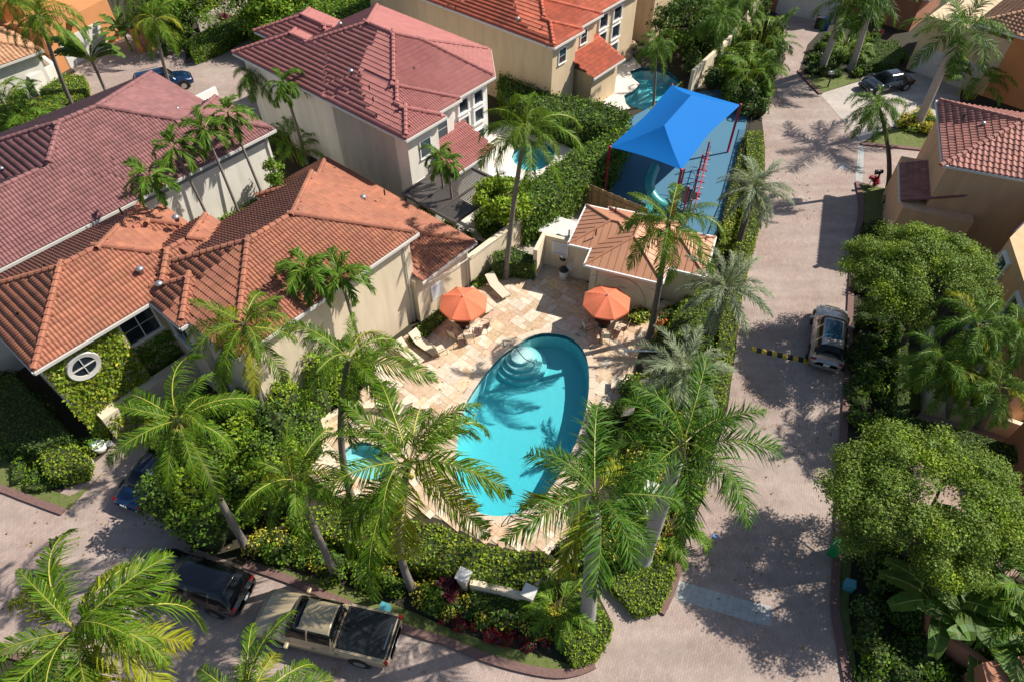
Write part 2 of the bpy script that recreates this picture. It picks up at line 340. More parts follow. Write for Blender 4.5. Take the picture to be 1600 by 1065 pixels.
# ------------------------------------------------------------------ foliage helpers
def cards_mesh(name, P, D, W, mats, mi=None):
    """leaf cards: P base points (n,3), D length vectors, W half-width vectors"""
    n = len(P)
    v = np.empty((n, 4, 3), np.float32)
    v[:, 0] = P; v[:, 1] = P + D * 0.5 + W; v[:, 2] = P + D; v[:, 3] = P + D * 0.5 - W
    me = bpy.data.meshes.new(name); me.vertices.add(n * 4); me.vertices.foreach_set('co', v.ravel())
    me.loops.add(n * 4); me.loops.foreach_set('vertex_index', np.arange(n * 4, dtype=np.int32))
    me.polygons.add(n); me.polygons.foreach_set('loop_start', np.arange(0, n * 4, 4, dtype=np.int32)); me.polygons.foreach_set('loop_total', np.full(n, 4, np.int32))
    for m in (mats if isinstance(mats, (list, tuple)) else [mats]): me.materials.append(m)
    if mi is not None: me.polygons.foreach_set('material_index', mi.astype(np.int32))
    me.update(calc_edges=True); return me
def unit(v): return v / np.maximum(np.linalg.norm(v, axis=-1, keepdims=True), 1e-6)
def leaf_cards(name, P, Nn, size, mats, mi=None, lean=0.75):
    n = len(P)
    nn = unit(Nn * lean + rng.normal(0, 0.5, (n, 3)))
    t = unit(np.cross(nn, rng.normal(0, 1, (n, 3)))); w = np.cross(nn, t)
    s = (size * rng.uniform(0.6, 1.35, (n, 1)))
    return cards_mesh(name, P, t * s, w * s * 0.32, mats, mi)
def join_core(me_leaf, core):
    """append a core MB (list of verts/faces) to a card mesh by a small rebuild"""
    import bmesh
    bm = bmesh.new(); bm.from_mesh(me_leaf)
    return bm
def sample_prism(pg, z0, z1, dens):
    """points and normals on the top and sides of a polygon prism"""
    xs = [p[0] for p in pg]; ys = [p[1] for p in pg]
    A = (max(xs) - min(xs)) * (max(ys) - min(ys)); n = int(A * dens)
    q = np.column_stack([rng.uniform(min(xs), max(xs), n), rng.uniform(min(ys), max(ys), n)])
    # vectorised point in polygon
    r = np.zeros(n, bool); N = len(pg)
    for i in range(N):
        a, b = pg[i], pg[i - 1]
        if a[1] == b[1]: continue
        c = ((a[1] > q[:, 1]) != (b[1] > q[:, 1])) & (q[:, 0] < (b[0] - a[0]) * (q[:, 1] - a[1]) / (b[1] - a[1]) + a[0]); r ^= c
    q = q[r]; P = [np.column_stack([q, np.full(len(q), z1)])]; NN = [np.tile([0, 0, 1.0], (len(q), 1))]
    area = sum(pg[i][0] * pg[(i + 1) % N][1] - pg[(i + 1) % N][0] * pg[i][1] for i in range(N)); sg = 1 if area > 0 else -1
    for i in range(N):
        a, b = np.array(pg[i][:2]), np.array(pg[(i + 1) % N][:2]); L = np.linalg.norm(b - a)
        k = int(L * (z1 - z0) * dens); t = rng.uniform(0, 1, (k, 1)); e = (b - a) / max(L, 1e-6)
        pts = a + (b - a) * t; P.append(np.column_stack([pts, rng.uniform(z0, z1, k)])); NN.append(np.tile([e[1] * sg, -e[0] * sg, 0.2], (k, 1)))
    return np.vstack(P), np.vstack(NN)
def hedge(name, label, pg, h, leaf='l_hedge', cat='hedge', dens=150, size=0.13, z0=0.0, group=None, mix=None, rough=0.05, kind=None, parent=None):
    """clipped hedge: pg is its TOP outline in world space"""
    c = sum((Vector((p[0], p[1], 0)) for p in pg), Vector()) / len(pg); c.z = z0
    loc = [(p[0] - c.x, p[1] - c.y) for p in pg]
    P, NN = sample_prism(loc, 0.05, h, dens)
    P = P + NN * rng.normal(0, rough, (len(P), 1)) + rng.normal(0, 0.02, P.shape)
    mats = [M[leaf], M['core']] + [M[k] for k in (mix or {})]; mi = np.zeros(len(P))
    for j, (k, f) in enumerate((mix or {}).items()): mi[rng.uniform(0, 1, len(P)) < f] = 2 + j
    me = leaf_cards(name, P, NN, size, mats, mi)
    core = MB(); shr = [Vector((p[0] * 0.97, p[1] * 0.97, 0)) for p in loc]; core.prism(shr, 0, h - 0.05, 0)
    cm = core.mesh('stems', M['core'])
    if kind == 'stuff' or parent is not None:
        o = link(name, me, parent); o.location = c
        if parent is not None: o.location = c - Vector(parent.location)
        else: tag(o, label, cat, group, kind)
        k = link('stems', cm, o); return o
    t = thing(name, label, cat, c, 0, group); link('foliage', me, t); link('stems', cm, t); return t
def blob_points(n, r, flat=1.0, lower=-0.3):
    d = unit(rng.normal(0, 1, (n, 3))); d[:, 2] = np.where(d[:, 2] < lower, -d[:, 2], d[:, 2]); d = unit(d)
    rr = rng.uniform(0.75, 1.05, (n, 1)) ** 0.6
    return d * rr * np.array(r), d
def bush_cloud(centres, per, size, mats, mi_f=None, lower=-0.2):
    """many blobs -> one card mesh. centres: list of (x,y,z,rx,ry,rz)"""
    Ps, Ns, Ms = [], [], []
    for c in centres:
        a = (c[3] * c[4] + c[3] * c[5] * 2) * per
        n = max(20, int(a)); p, d = blob_points(n, (c[3], c[4], c[5]), lower=lower)
        Ps.append(p + np.array(c[:3])); Ns.append(d); Ms.append(np.full(n, c[6] if len(c) > 6 else 0))
    P, Nn, Mi = np.vstack(Ps), np.vstack(Ns), np.concatenate(Ms)
    P[:, 2] = np.maximum(P[:, 2], 0.03)
    return leaf_cards('foliage', P, Nn, size, mats, Mi)
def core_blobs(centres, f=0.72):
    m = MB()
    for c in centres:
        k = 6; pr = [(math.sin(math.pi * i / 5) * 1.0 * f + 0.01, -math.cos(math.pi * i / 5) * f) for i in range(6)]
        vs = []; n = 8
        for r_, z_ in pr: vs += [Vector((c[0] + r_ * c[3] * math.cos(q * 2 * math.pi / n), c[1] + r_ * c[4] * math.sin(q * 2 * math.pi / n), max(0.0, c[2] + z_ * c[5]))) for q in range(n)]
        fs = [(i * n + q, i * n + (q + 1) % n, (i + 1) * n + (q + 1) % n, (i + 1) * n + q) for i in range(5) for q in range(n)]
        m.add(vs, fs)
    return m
def scatter_in(pg, n):
    xs = [p[0] for p in pg]; ys = [p[1] for p in pg]; out = []
    k = 0
    while len(out) < n and k < n * 40:
        k += 1; x = random.uniform(min(xs), max(xs)); y = random.uniform(min(ys), max(ys))
        if inside((x, y), pg): out.append((x, y))
    return out
def shrubbery(name, label, pg, n, r=(0.35, 0.7), h=(0.4, 0.9), leaf='l_mid', mix=None, per=130, size=0.15, kind='stuff', cat='shrubs', z0=0.0):
    """a planted bed whose plants run into one another"""
    pts = scatter_in(pg, n); c0 = sum((Vector((p[0], p[1], 0)) for p in pg), Vector()) / len(pg); c0.z = z0
    keys = list((mix or {}).keys()); mats = [M[leaf]] + [M[k] for k in keys]; cs = []
    for x, y in pts:
        rr = random.uniform(*r); hh = random.uniform(*h); mi = 0; u = random.random(); s = 0
        for j, k in enumerate(keys):
            s += mix[k]
            if u < s: mi = j + 1; break
        cs.append((x - c0.x, y - c0.y, hh * 0.45, rr, rr * random.uniform(0.8, 1.2), hh * 0.6, mi))
    me = bush_cloud(cs, per, size, mats); o = link(name, me); o.location = c0; tag(o, label, cat, None, kind)
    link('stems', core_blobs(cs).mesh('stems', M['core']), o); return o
def shrub(name, label, p, r, h, leaf='l_mid', mix=None, per=150, size=0.15, cat='shrub', group=None, lobes=5):
    t = thing(name, label, cat, Vector((p.x, p.y, 0)), 0, group); keys = list((mix or {}).keys()); cs = []
    for i in range(lobes):
        a = i * 2.4; d = r * 0.45 * (i > 0); mi = 0
        if keys and random.random() < mix[keys[0]]: mi = 1
        cs.append((d * math.cos(a), d * math.sin(a), h * random.uniform(0.4, 0.6), r * random.uniform(0.5, 0.75), r * random.uniform(0.5, 0.75), h * 0.5, mi))
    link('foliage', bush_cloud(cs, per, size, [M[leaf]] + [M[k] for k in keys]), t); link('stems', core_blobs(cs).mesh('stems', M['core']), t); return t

def tree(name, label, base, ctr, rad, nclump, leaf='l_olive', size=0.17, per=240, trunk_r=0.16, lighter='l_light', hole=None, cat='tree', clump=0.7):
    """broadleaf tree: trunk and limbs to leaf clumps spread through the crown"""
    t = thing(name, label, cat, Vector((base.x, base.y, 0))); c = Vector(ctr) - Vector((base.x, base.y, 0))
    cl = []
    for i in range(nclump):
        for _ in range(30):
            d = Vector(rng.normal(0, 1, 3)); d.normalize()
            if d.z < -0.35: d.z = -d.z
            rr = random.uniform(0.45, 1.06) ** 0.5
            p = Vector((d.x * rad[0], d.y * rad[1], d.z * rad[2])) * rr
            if hole is None or (Vector((p.x, p.y, 0)) - Vector(hole[:2]).to_3d()).length > hole[2] + 0.4: break
        cl.append(c + p)
    cs = [(p.x, p.y, p.z, clump * random.uniform(0.7, 1.2), clump * random.uniform(0.7, 1.2), clump * random.uniform(0.45, 0.7), int(random.random() < 0.12)) for p in cl]
    Ps, Ns, Ms = [], [], []
    for q in cs:
        n = int(per * random.uniform(0.7, 1.2)); p, d = blob_points(n, q[3:6], lower=-0.6); sc = rng.uniform(0.35, 1.1, (n, 1))
        Ps.append(p * sc + np.array(q[:3])); Ns.append(d); Ms.append(np.full(n, q[6]))
    link('crown', leaf_cards('crown', np.vstack(Ps), np.vstack(Ns) + np.array([0, 0, 0.5]), size, [M[leaf], M[lighter]], np.concatenate(Ms)), t)
    tb = MB(); fork = Vector((c.x * 0.15, c.y * 0.15, max(0.8, c.z * 0.42)))
    tb.tube([Vector((0, 0, -0.05)), fork * 0.5, fork], [trunk_r * 1.3, trunk_r, trunk_r * 0.9], 8)
    for p in cl[::max(1, len(cl) // 22)]:
        mid = fork.lerp(p, 0.5) + Vector((0, 0, 0.25)); tb.tube([fork, mid, p], [trunk_r * 0.5, trunk_r * 0.28, 0.02], 5, cap=False)
    tb.build('trunk', M['bark'], t, True); return t

# ------------------------------------------------------------------ palms
SPEC = {
 'coco':   dict(L=4.3, n=66, ll=1.02, w=0.044, arch=2.0, droop=1.7, plum=0.25, leaf='f_coco', rib='rachis_y', a0=0.62),
 'cocoy':  dict(L=4.0, n=60, ll=1.0, w=0.043, arch=2.1, droop=1.8, plum=0.25, leaf='f_cocoy', rib='rachis_y', a0=0.6),
 'royal':  dict(L=3.9, n=72, ll=0.98, w=0.040, arch=1.55, droop=0.55, plum=0.85, leaf='f_royal', rib='rachis', a0=0.5),
 'royaly': dict(L=3.3, n=70, ll=0.9, w=0.042, arch=1.7, droop=0.6, plum=0.8, leaf='f_cocoy', rib='rachis_y', a0=0.75),
 'xmas':   dict(L=1.9, n=36, ll=0.62, w=0.060, arch=2.1, droop=0.45, plum=0.45, leaf='f_xmas', rib='rachis', a0=0.85),
 'queen':  dict(L=3.1, n=85, ll=0.75, w=0.032, arch=2.2, droop=1.4, plum=0.8, leaf='f_queen', rib='rachis', a0=0.55),
 'silver': dict(L=2.9, n=80, ll=0.50, w=0.030, arch=1.45, droop=0.35, plum=0.9, leaf='f_silver', rib='f_silver', a0=0.75),
 'areca':  dict(L=1.9, n=38, ll=0.55, w=0.038, arch=1.5, droop=0.6, plum=0.35, leaf='f_areca', rib='rachis_y', a0=0.7),
 'dead':   dict(L=3.0, n=34, ll=0.7, w=0.035, arch=1.2, droop=1.8, plum=0.3, leaf='f_dead', rib='f_dead', a0=0.4)}
_fronds = {}
def frond_mesh(kind, cls, var):
    key = (kind, cls, var)
    if key in _fronds: return _fronds[key]
    s = SPEC[kind]; e0 = R([74, 52, 28, 2, -28][cls]); rr = random.Random(len(kind) * 131 + cls * 17 + var * 7 + ord(kind[0]))
    L = s['L'] * rr.uniform(0.9, 1.08); arch = s['arch'] * rr.uniform(0.85, 1.15) * [0.8, 1.0, 0.95, 0.8, 0.45][cls]
    S = 12; pts = [Vector((0, 0, 0))]; bend = rr.uniform(-0.25, 0.25)
    for i in range(S):
        u = (i + 0.5) / S; e = max(e0 - arch * u ** 1.25, R(-84)); yw = bend * u
        pts.append(pts[-1] + Vector((math.cos(e) * math.cos(yw), math.cos(e) * math.sin(yw), math.sin(e))) * (L / S))
    mb = MB(); mb.tube(pts, [0.022 * (1 - 0.8 * i / S) * (L / 4) + 0.005 for i in range(S + 1)], 3, 1, cap=False)
    for k in range(s['n']):
        u = 0.13 + 0.87 * (k + 0.5) / s['n']; f = u * S; i = min(int(f), S - 1)
        p = pts[i].lerp(pts[i + 1], f - i); T = (pts[i + 1] - pts[i]).normalized()
        Sd = Vector((0, 1, 0)); Sd = (Sd - T * Sd.dot(T)).normalized(); Nn = T.cross(Sd)
        if Nn.z < 0: Nn = -Nn
        ll = s['ll'] * (0.55 + 0.6 * math.sin(math.pi * min(1, u * 1.05)) ** 0.7) * (1 - 0.45 * max(0, u - 0.75) / 0.25)
        for sg in (-1, 1):
            fw = s['a0'] + 0.35 * u + rr.uniform(-0.16, 0.16) + 0.14 * math.sin(u * 17 + cls + var * 2 + sg); ti = rr.uniform(-1, 1) * s['plum']
            sd = (Sd * sg * math.cos(ti) + Nn * math.sin(ti))
            d = (sd * math.cos(fw) + T * math.sin(fw)).normalized(); l_ = ll * rr.uniform(0.72, 1.12) * (0.45 if rr.random() < .05 else 1)
            d2 = (d + Vector((0, 0, -s['droop'] * rr.uniform(0.6, 1.3)))).normalized()
            p1 = p + d * l_ * 0.45; p2 = p1 + d2 * l_ * 0.55
            wv = d.cross(Nn if abs(d.dot(Nn)) < 0.9 else Sd).normalized() * s['w'] * 0.5
            wv = (wv + Nn * rr.uniform(-0.3, 0.3) * s['w']) 
            mb.add([p - wv * 0.7, p + wv * 0.7, p1 + wv, p1 - wv, p2], [(0, 1, 2, 3), (3, 2, 4)], 0)
    me = mb.mesh('frond', [M[s['leaf']], M[s['rib']]]); _fronds[key] = me; return me
def palm(name, label, base, top, kind='coco', n=20, r0=0.17, r1=0.11, lean=0.35, tm='trunk', mix=None, scale=1.0, cat='palm tree', group=None, nuts=False, shaft=0.0, low=0.75, phase=None, trunk_n=10):
    """base: ground point; top: crown point (world); trunk curves between them"""
    t = thing(name, label, cat, Vector((base.x, base.y, 0)), 0, group); c = Vector(top) - Vector((base.x, base.y, 0))
    ctl = Vector((c.x * lean, c.y * lean, c.z * 0.55)); P = []; rad = []
    sh = min(shaft, c.z * 0.4)
    for i in range(trunk_n + 1):
        u = i / trunk_n; P.append(ctl * (2 * u * (1 - u)) + c * u * u + Vector((0, 0, -0.05 if i == 0 else 0)))
        rad.append((r0 + (r1 - r0) * u) * (1.35 - 0.35 * min(1, u * 8)) * (1 + (0.12 * math.sin(u * 3.1) if kind.startswith('royal') else 0)))
    P[-1] = c - Vector((0, 0, sh))
    MB().tube(P, rad, 10).build('trunk', M[tm], t, True)
    if sh > 0: MB().tube([c - Vector((0, 0, sh)), c - Vector((0, 0, sh * 0.6)), c], [r1 * 1.05, r1 * 1.15, r1 * 0.45], 10).build('crownshaft', M['shaft'], t, True)
    mix = mix or {}; ph = random.random() * 6.28 if phase is None else phase
    for k in range(n):
        u = (k + 0.5) / n; cls = 0 if u < 0.14 else 1 if u < 0.36 else 2 if u < 0.62 else 3 if u < 0.62 + 0.38 * low else 4
        kd = kind
        for mk, mf in mix.items():
            if cls >= 2 and random.random() < mf: kd = mk
        o = link('frond', frond_mesh(kd, cls, random.randrange(3)), t)
        wd = .28 if kind.startswith('coco') else .16; o.location = c + Vector((0, 0, -0.02 - 0.18 * u)); o.rotation_euler = (random.uniform(-wd * 1.6, wd * 1.6), random.uniform(-wd * .6, wd), ph + k * 2.39996 + random.uniform(-wd, wd))
        sc = scale * random.uniform(0.74 if wd > .2 else .85, 1.1) * (0.8 if cls == 0 else 1); o.scale = (sc, sc, sc)
    if nuts:
        m = MB()
        for k in range(9):
            a = k * 2.4; q = c + Vector((0.28 * math.cos(a), 0.28 * math.sin(a), -0.3 - 0.05 * (k % 3)))
            m.lathe(q, [(0.01, -0.14), (0.09, -0.07), (0.11, 0.02), (0.06, 0.11), (0.01, 0.14)], 8)
        m.build('coconut_bunch', M['rachis_y'], t, True)
    return t
def areca(name, label, base, n=22, h=2.2, scale=1.0, spread=0.5, cat='palm clump', kind='areca', group=None):
    t = thing(name, label, cat, Vector((base.x, base.y, 0)), 0, group); m = MB()
    for k in range(n):
        a = k * 2.39996; d = spread * math.sqrt((k + 0.5) / n); hh = h * random.uniform(0.35, 1.0)
        b = Vector((d * math.cos(a), d * math.sin(a), 0)); tp = b * 1.5 + Vector((0, 0, hh)); m.tube([b, tp], [0.03, 0.02], 4)
        o = link('frond', frond_mesh(kind, random.choice([0, 1, 1, 2, 2]), random.randrange(2)), t); o.location = tp
        sc = scale * random.uniform(0.85, 1.15); o.scale = (sc, sc, sc); o.rotation_euler = (random.uniform(-.2, .2), 0, a + random.uniform(-0.4, 0.4))
    m.build('stems', M['rachis_y'], t); return t
_paddle = {}
def paddle_mesh(v, tattered=True):
    if v in _paddle: return _paddle[v]
    rr = random.Random(v + 5); mb = MB(); S = 9; pts = [Vector((0, 0, 0))]
    for i in range(S):
        e = R(75) - 1.9 * ((i + .5) / S) ** 1.5 * (0.7 + 0.15 * v); pts.append(pts[-1] + Vector((math.cos(e), 0, math.sin(e))) * 0.28)
    mb.tube(pts, [0.03 * (1 - i / S) + 0.01 for i in range(S + 1)], 4, 1, cap=False)
    for i in range(2, S):
        for sg in (-1, 1):
            w0 = 0.34 * math.sin(math.pi * (i - 1.7) / (S - 1.2)) ** 0.5; w1 = 0.34 * max(0.02, math.sin(math.pi * (i - 0.75) / (S - 1.2))) ** 0.5
            dz0, dz1 = rr.uniform(-.02, .08), rr.uniform(-.02, .08); a, b = pts[i], pts[i + 1].lerp(pts[i], 0.06 * rr.random())
            mb.add([a, a + Vector((0.05, sg * w0, dz0)), b + Vector((0.05, sg * w1, dz1)), b], [(0, 1, 2, 3)], 0)
    me = mb.mesh('leaf', [M['l_light'], M['rachis']]); _paddle[v] = me; return me
M['paddle'] = mat('paddle_leaf', (0.09, 0.17, 0.022), 0.55, vary=0.3, spec=0.3, trans=0.3, hue=0.02)
def banana(name, label, base, n=11, h=1.2, scale=1.3, fan=None, cat='plant'):
    t = thing(name, label, cat, Vector((base.x, base.y, 0))); m = MB(); m.tube([Vector((0, 0, 0)), Vector((0, 0, h))], [0.16, 0.1], 8)
    m.build('stem', M['trunk' if h > 1.8 else 'rachis'], t, True)
    for k in range(n):
        me = paddle_mesh(k % 3); me.materials[0] = M['paddle']; o = link('leaf', me, t); o.location = (0, 0, h - 0.05)
        if fan is None: o.rotation_euler = (0, random.uniform(-0.1, 0.55), k * 2.4)
        else:
            u = -1 + 2 * (k + .5) / n; o.rotation_euler = (0, 0, fan if u > 0 else fan + math.pi); o.rotation_euler.y = abs(u) * 0.9 - 0.25
        sc = scale * random.uniform(0.8, 1.1); o.scale = (sc, sc, sc)
    return t
def rosette(name, label, p, r=0.5, n=40, leaf='l_maroon', cat='plant', group=None, heads=4):
    t = thing(name, label, cat, Vector((p.x, p.y, 0)), 0, group); Ps, Ds, Ws = [], [], []
    for h_ in range(heads):
        a = h_ * 2.4; o = np.array([r * 0.6 * math.cos(a) * (h_ > 0), r * 0.6 * math.sin(a) * (h_ > 0), random.uniform(0.4, 0.9)])
        d = unit(rng.normal(0, 1, (n, 3)) * [1, 1, 0.5] + [0, 0, 0.7]); Ps.append(np.tile(o, (n, 1))); Ds.append(d * r * rng.uniform(0.6, 1, (n, 1))); Ws.append(unit(np.cross(d, [0, 0, 1.0])) * 0.045)
    link('foliage', cards_mesh('foliage', np.vstack(Ps), np.vstack(Ds), np.vstack(Ws), M[leaf]), t)
    m = MB()
    for h_ in range(heads):
        a = h_ * 2.4; q = Vector((r * 0.6 * math.cos(a) * (h_ > 0), r * 0.6 * math.sin(a) * (h_ > 0), 0)); m.tube([q, q + Vector((0, 0, 0.5))], 0.02, 5)
    m.build('stems', M['bark'], t); return t

# ------------------------------------------------------------------ roofs and houses
TW, TL = 0.30, 0.38
def tile_mesh(matr, w=TW, L=TL, rolls=1, hgt=0.068):
    """one S-tile (or a tile pressed with two rolls) with a raised, open front lip"""
    one = [(-0.5, 0.0), (-0.3, 0.18), (-0.18, 0.74), (0.0, 1.0), (0.18, 0.74), (0.3, 0.18), (0.5, 0.0)]
    prof = [((x - (rolls - 1) / 2 + k) / rolls, z * hgt) for k in range(rolls) for x, z in one[(0 if k == 0 else 1):]]
    mb = MB(); n = len(prof)
    lo = [Vector((x * w, -0.03, z + 0.045)) for x, z in prof]; hi = [Vector((x * w, L, z + 0.0)) for x, z in prof]; bt = [Vector((x * w, -0.02, -0.01)) for x, z in prof]
    mb.add(lo + hi + bt, [(i, i + 1, n + i + 1, n + i) for i in range(n - 1)] + [(2 * n + i, 2 * n + i + 1, i + 1, i) for i in range(n - 1)])
    return mb.mesh('tile', matr)
def clip_half(pg, f):
    out = []; n = len(pg)
    for i in range(n):
        a, b = pg[i], pg[(i + 1) % n]; fa, fb = f(a), f(b)
        if fa >= 0: out.append(a)
        if (fa >= 0) != (fb >= 0): t = fa / (fa - fb); out.append((a[0] + (b[0] - a[0]) * t, a[1] + (b[1] - a[1]) * t))
    return out
class Roof:
    """hip roof over a convex outline: height grows with the distance to the nearest eave (gable edges left out)"""
    def __init__(s, pts, eave, pitch=0.377, gables=()):
        ar = sum(pts[i][0] * pts[(i + 1) % len(pts)][1] - pts[(i + 1) % len(pts)][0] * pts[i][1] for i in range(len(pts)))
        s.p = pts if ar > 0 else pts[::-1]; s.e = eave; s.k = pitch; s.E = []
        n = len(s.p)
        for i in range(n):
            a, b = s.p[i], s.p[(i + 1) % n]; L = math.hypot(b[0] - a[0], b[1] - a[1]); t = ((b[0] - a[0]) / L, (b[1] - a[1]) / L)
            s.E.append((a, t, (-t[1], t[0]), L, i in gables))
    def d(s, q, i): a, t, nn, L, g = s.E[i]; return (q[0] - a[0]) * nn[0] + (q[1] - a[1]) * nn[1]
    def h(s, q):
        best = 1e9
        for i in range(len(s.E)):
            v = s.d(q, i)
            if v < -0.001: return -1e9
            if not s.E[i][4]: best = min(best, v)
        return s.e + s.k * best
    def facets(s):
        for i in range(len(s.E)):
            if s.E[i][4]: continue
            pg = list(s.p)
            for j in range(len(s.E)):
                if j != i and not s.E[j][4] and len(pg) > 2: pg = clip_half(pg, lambda q: s.d(q, j) - s.d(q, i))
            if len(pg) > 2: yield i, pg
def rect(a0, a1, b0, b1): return [(a0, b0), (a1, b0), (a1, b1), (a0, b1)]
def roof_parts(house, roofs, F, tm, nparts=300, cap=True, flat=False, gut='trim', tiles=True, focus=None):
    """tiles, hip and ridge tiles, deck, eave boards of a whole house, all in frame F"""
    hv = house.location
    dbl = tm not in ('tile_brown', 'tile_tan'); TW, TL = (0.36, 0.36) if dbl else (0.31, 0.38)
    tmesh = tile_mesh(M[tm], TW, TL, 2 if dbl else 1, 0.052 if dbl else 0.075); T = []   # (dist, matrix)
    deck = MB(); zz = Vector((0, 0, 1))
    eaves = MB()
    def other_higher(q, z, me_i, eps=0.012):
        for j, r in enumerate(roofs):
            if j == me_i: continue
            h2 = r.h(q)
            if h2 > z + eps or (abs(h2 - z) <= eps and j > me_i): return True
        return False
    caps = []
    camp = Vector((0, 0, CAM_H))
    for ri, r in enumerate(roofs):
        for i, pg in r.facets():
            a, t, nn, L, g = r.E[i]
            deck.add([F(q[0], q[1], r.e + r.k * r.d(q, i) - 0.006 * ri) for q in pg], [tuple(range(len(pg)))])
            tv, nv = F(t[0], t[1], 0), F(nn[0], nn[1], r.k).normalized(); X = tv; Y = nv; Z = X.cross(Y)
            sl = math.sqrt(1 + r.k ** 2); u0 = min((q[0] - a[0]) * t[0] + (q[1] - a[1]) * t[1] for q in pg); u1 = max((q[0] - a[0]) * t[0] + (q[1] - a[1]) * t[1] for q in pg)
            dm = max(r.d(q, i) for q in pg); nr = int(dm * sl / TL) + 1; nc = int((u1 - u0) / TW) + 2
            for rr_ in range(nr):
                for cc in range(nc):
                    u = u0 + (cc + 0.5 - (0.5 if dbl and rr_ % 2 else 0)) * TW; dd = (rr_ + 0.5) * TL / sl
                    q = (a[0] + t[0] * u + nn[0] * dd, a[1] + t[1] * u + nn[1] * dd)
                    if not inside(q, pg): continue
                    z = r.e + r.k * dd
                    if other_higher(q, z, ri): continue
                    d0 = rr_ * TL / sl; o = F(a[0] + t[0] * u + nn[0] * d0, a[1] + t[1] * u + nn[1] * d0, r.e + r.k * d0) + Z * 0.012
                    jit = random.uniform(-0.006, 0.006)
                    Mx = Matrix(((X.x, Y.x, Z.x, o.x), (X.y, Y.y, Z.y, o.y), (X.z, Y.z, Z.z, o.z + jit), (0, 0, 0, 1)))
                    T.append(((o - (focus or camp)).length, Mx))
            # eave board + gutter pieces where no other roof covers the edge
            run = None; n = max(1, int(L / 0.3))
            for k in range(n + 1):
                ok = False
                if k < n:
                    u = (k + .5) * L / n; q = (a[0] + t[0] * u + nn[0] * 0.02, a[1] + t[1] * u + nn[1] * 0.02); ok = not other_higher((q[0], q[1]), r.e, ri, 0.05)
                if ok and run is None: run = k
                if not ok and run is not None:
                    ua, ub = run * L / n, k * L / n; uc = (ua + ub) / 2; c = F(a[0] + t[0] * uc - nn[0] * 0.05, a[1] + t[1] * uc - nn[1] * 0.05, r.e - 0.09)
                    eaves.box(c, (ub - ua + 0.09, 0.10, 0.15), math.atan2(tv.y, tv.x)); run = None
        # hips and ridges
        ne = len(r.E)
        for i in range(ne):
            for j in range(i + 1, ne):
                if r.E[i][4] or r.E[j][4]: continue
                (ai, ti, ni, _, _), (aj, tj, nj, _, _) = r.E[i], r.E[j]
                dx, dy = ni[0] - nj[0], ni[1] - nj[1]; ln = math.hypot(dx, dy)
                if ln < 1e-6: continue
                # points where d_i == d_j: line with direction perpendicular to (dx,dy)
                ci = -(ai[0] * ni[0] + ai[1] * ni[1]); cj = -(aj[0] * nj[0] + aj[1] * nj[1]); c0 = cj - ci
                p0 = (dx * c0 / ln ** 2, dy * c0 / ln ** 2); dr = (-dy / ln, dx / ln)
                cxm = sum(q[0] for q in r.p) / ne; cym = sum(q[1] for q in r.p) / ne; tc = (cxm - p0[0]) * dr[0] + (cym - p0[1]) * dr[1]
                st = 0.36; k = -80; prev = None
                while k <= 80:
                    q = (p0[0] + dr[0] * (tc + k * st), p0[1] + dr[1] * (tc + k * st)); hq = r.h(q)
                    if hq > -1e8:
                        z = r.e + r.k * r.d(q, i)
                        if abs(z - hq) < 0.02 and not any(rj is not r and rj.h(q) > z - 0.012 for rj in roofs): caps.append((q, dr, z, r, i))
                    k += 1
    deck.build('roof_deck', M[tm], house, world=True)
    eaves.build('eave_board', M[gut], house, world=True)
    if tiles:
        T.sort(key=lambda x: x[0]); near = T[:nparts]; far = T[nparts:]
        for _, Mx in near:
            o = link('tile', tmesh, house); Mx = Mx.copy(); Mx.translation = Mx.translation - hv; o.matrix_local = Mx
        tv_ = np.array([v.co[:] for v in tmesh.vertices]); tf = [tuple(p.vertices) for p in tmesh.polygons]
        if far:
            MM = np.array([np.array(m) for _, m in far]); V = np.einsum('nij,vj->nvi', MM[:, :3, :3], tv_) + MM[:, None, :3, 3] - np.array(hv); nv_ = len(tv_)
            me = bpy.data.meshes.new('tile_field'); n = len(far); me.vertices.add(n * nv_); me.vertices.foreach_set('co', V.astype(np.float32).ravel())
            F4 = np.array(tf); Fi = (F4[None] + (np.arange(n) * nv_)[:, None, None]).reshape(-1, 4); k = len(Fi)
            me.loops.add(k * 4); me.loops.foreach_set('vertex_index', Fi.ravel().astype(np.int32)); me.polygons.add(k)
            me.polygons.foreach_set('loop_start', np.arange(0, k * 4, 4, dtype=np.int32)); me.polygons.foreach_set('loop_total', np.full(k, 4, np.int32))
            me.materials.append(M[tm]); me.update(calc_edges=True); o = link('tile_field', me, house); o['kind'] = 'stuff'
    if cap and caps:
        cm = MB()
        for q, dr, z, r, i in caps:
            q2 = (q[0] + dr[0] * 0.38, q[1] + dr[1] * 0.38); z2 = r.e + r.k * r.d(q2, i)
            if z2 < z - 0.5 or z2 > z + 0.5: z2 = z
            a = F(q[0], q[1], z + 0.04); b = F(q2[0], q2[1], z2 + 0.04)
            if b.z > a.z: a, b = b, a
            t = (b - a).normalized(); s_ = t.cross(zz).normalized(); u_ = s_.cross(t); vs = []
            for P_, w_ in ((a, 0.125), (b, 0.155)):
                for an in (-20, 25, 65, 115, 155, 200): vs.append(P_ + s_ * math.cos(R(an)) * w_ + u_ * (math.sin(R(an)) * w_ + (0.02 if P_ is b else 0)))
            cm.add(vs, [(k, k + 1, 7 + k, 6 + k) for k in range(5)] + [(6, 7, 8, 9, 10, 11)])
        o = cm.build('ridge_tiles', M[tm], house, world=True); o['kind'] = 'stuff'
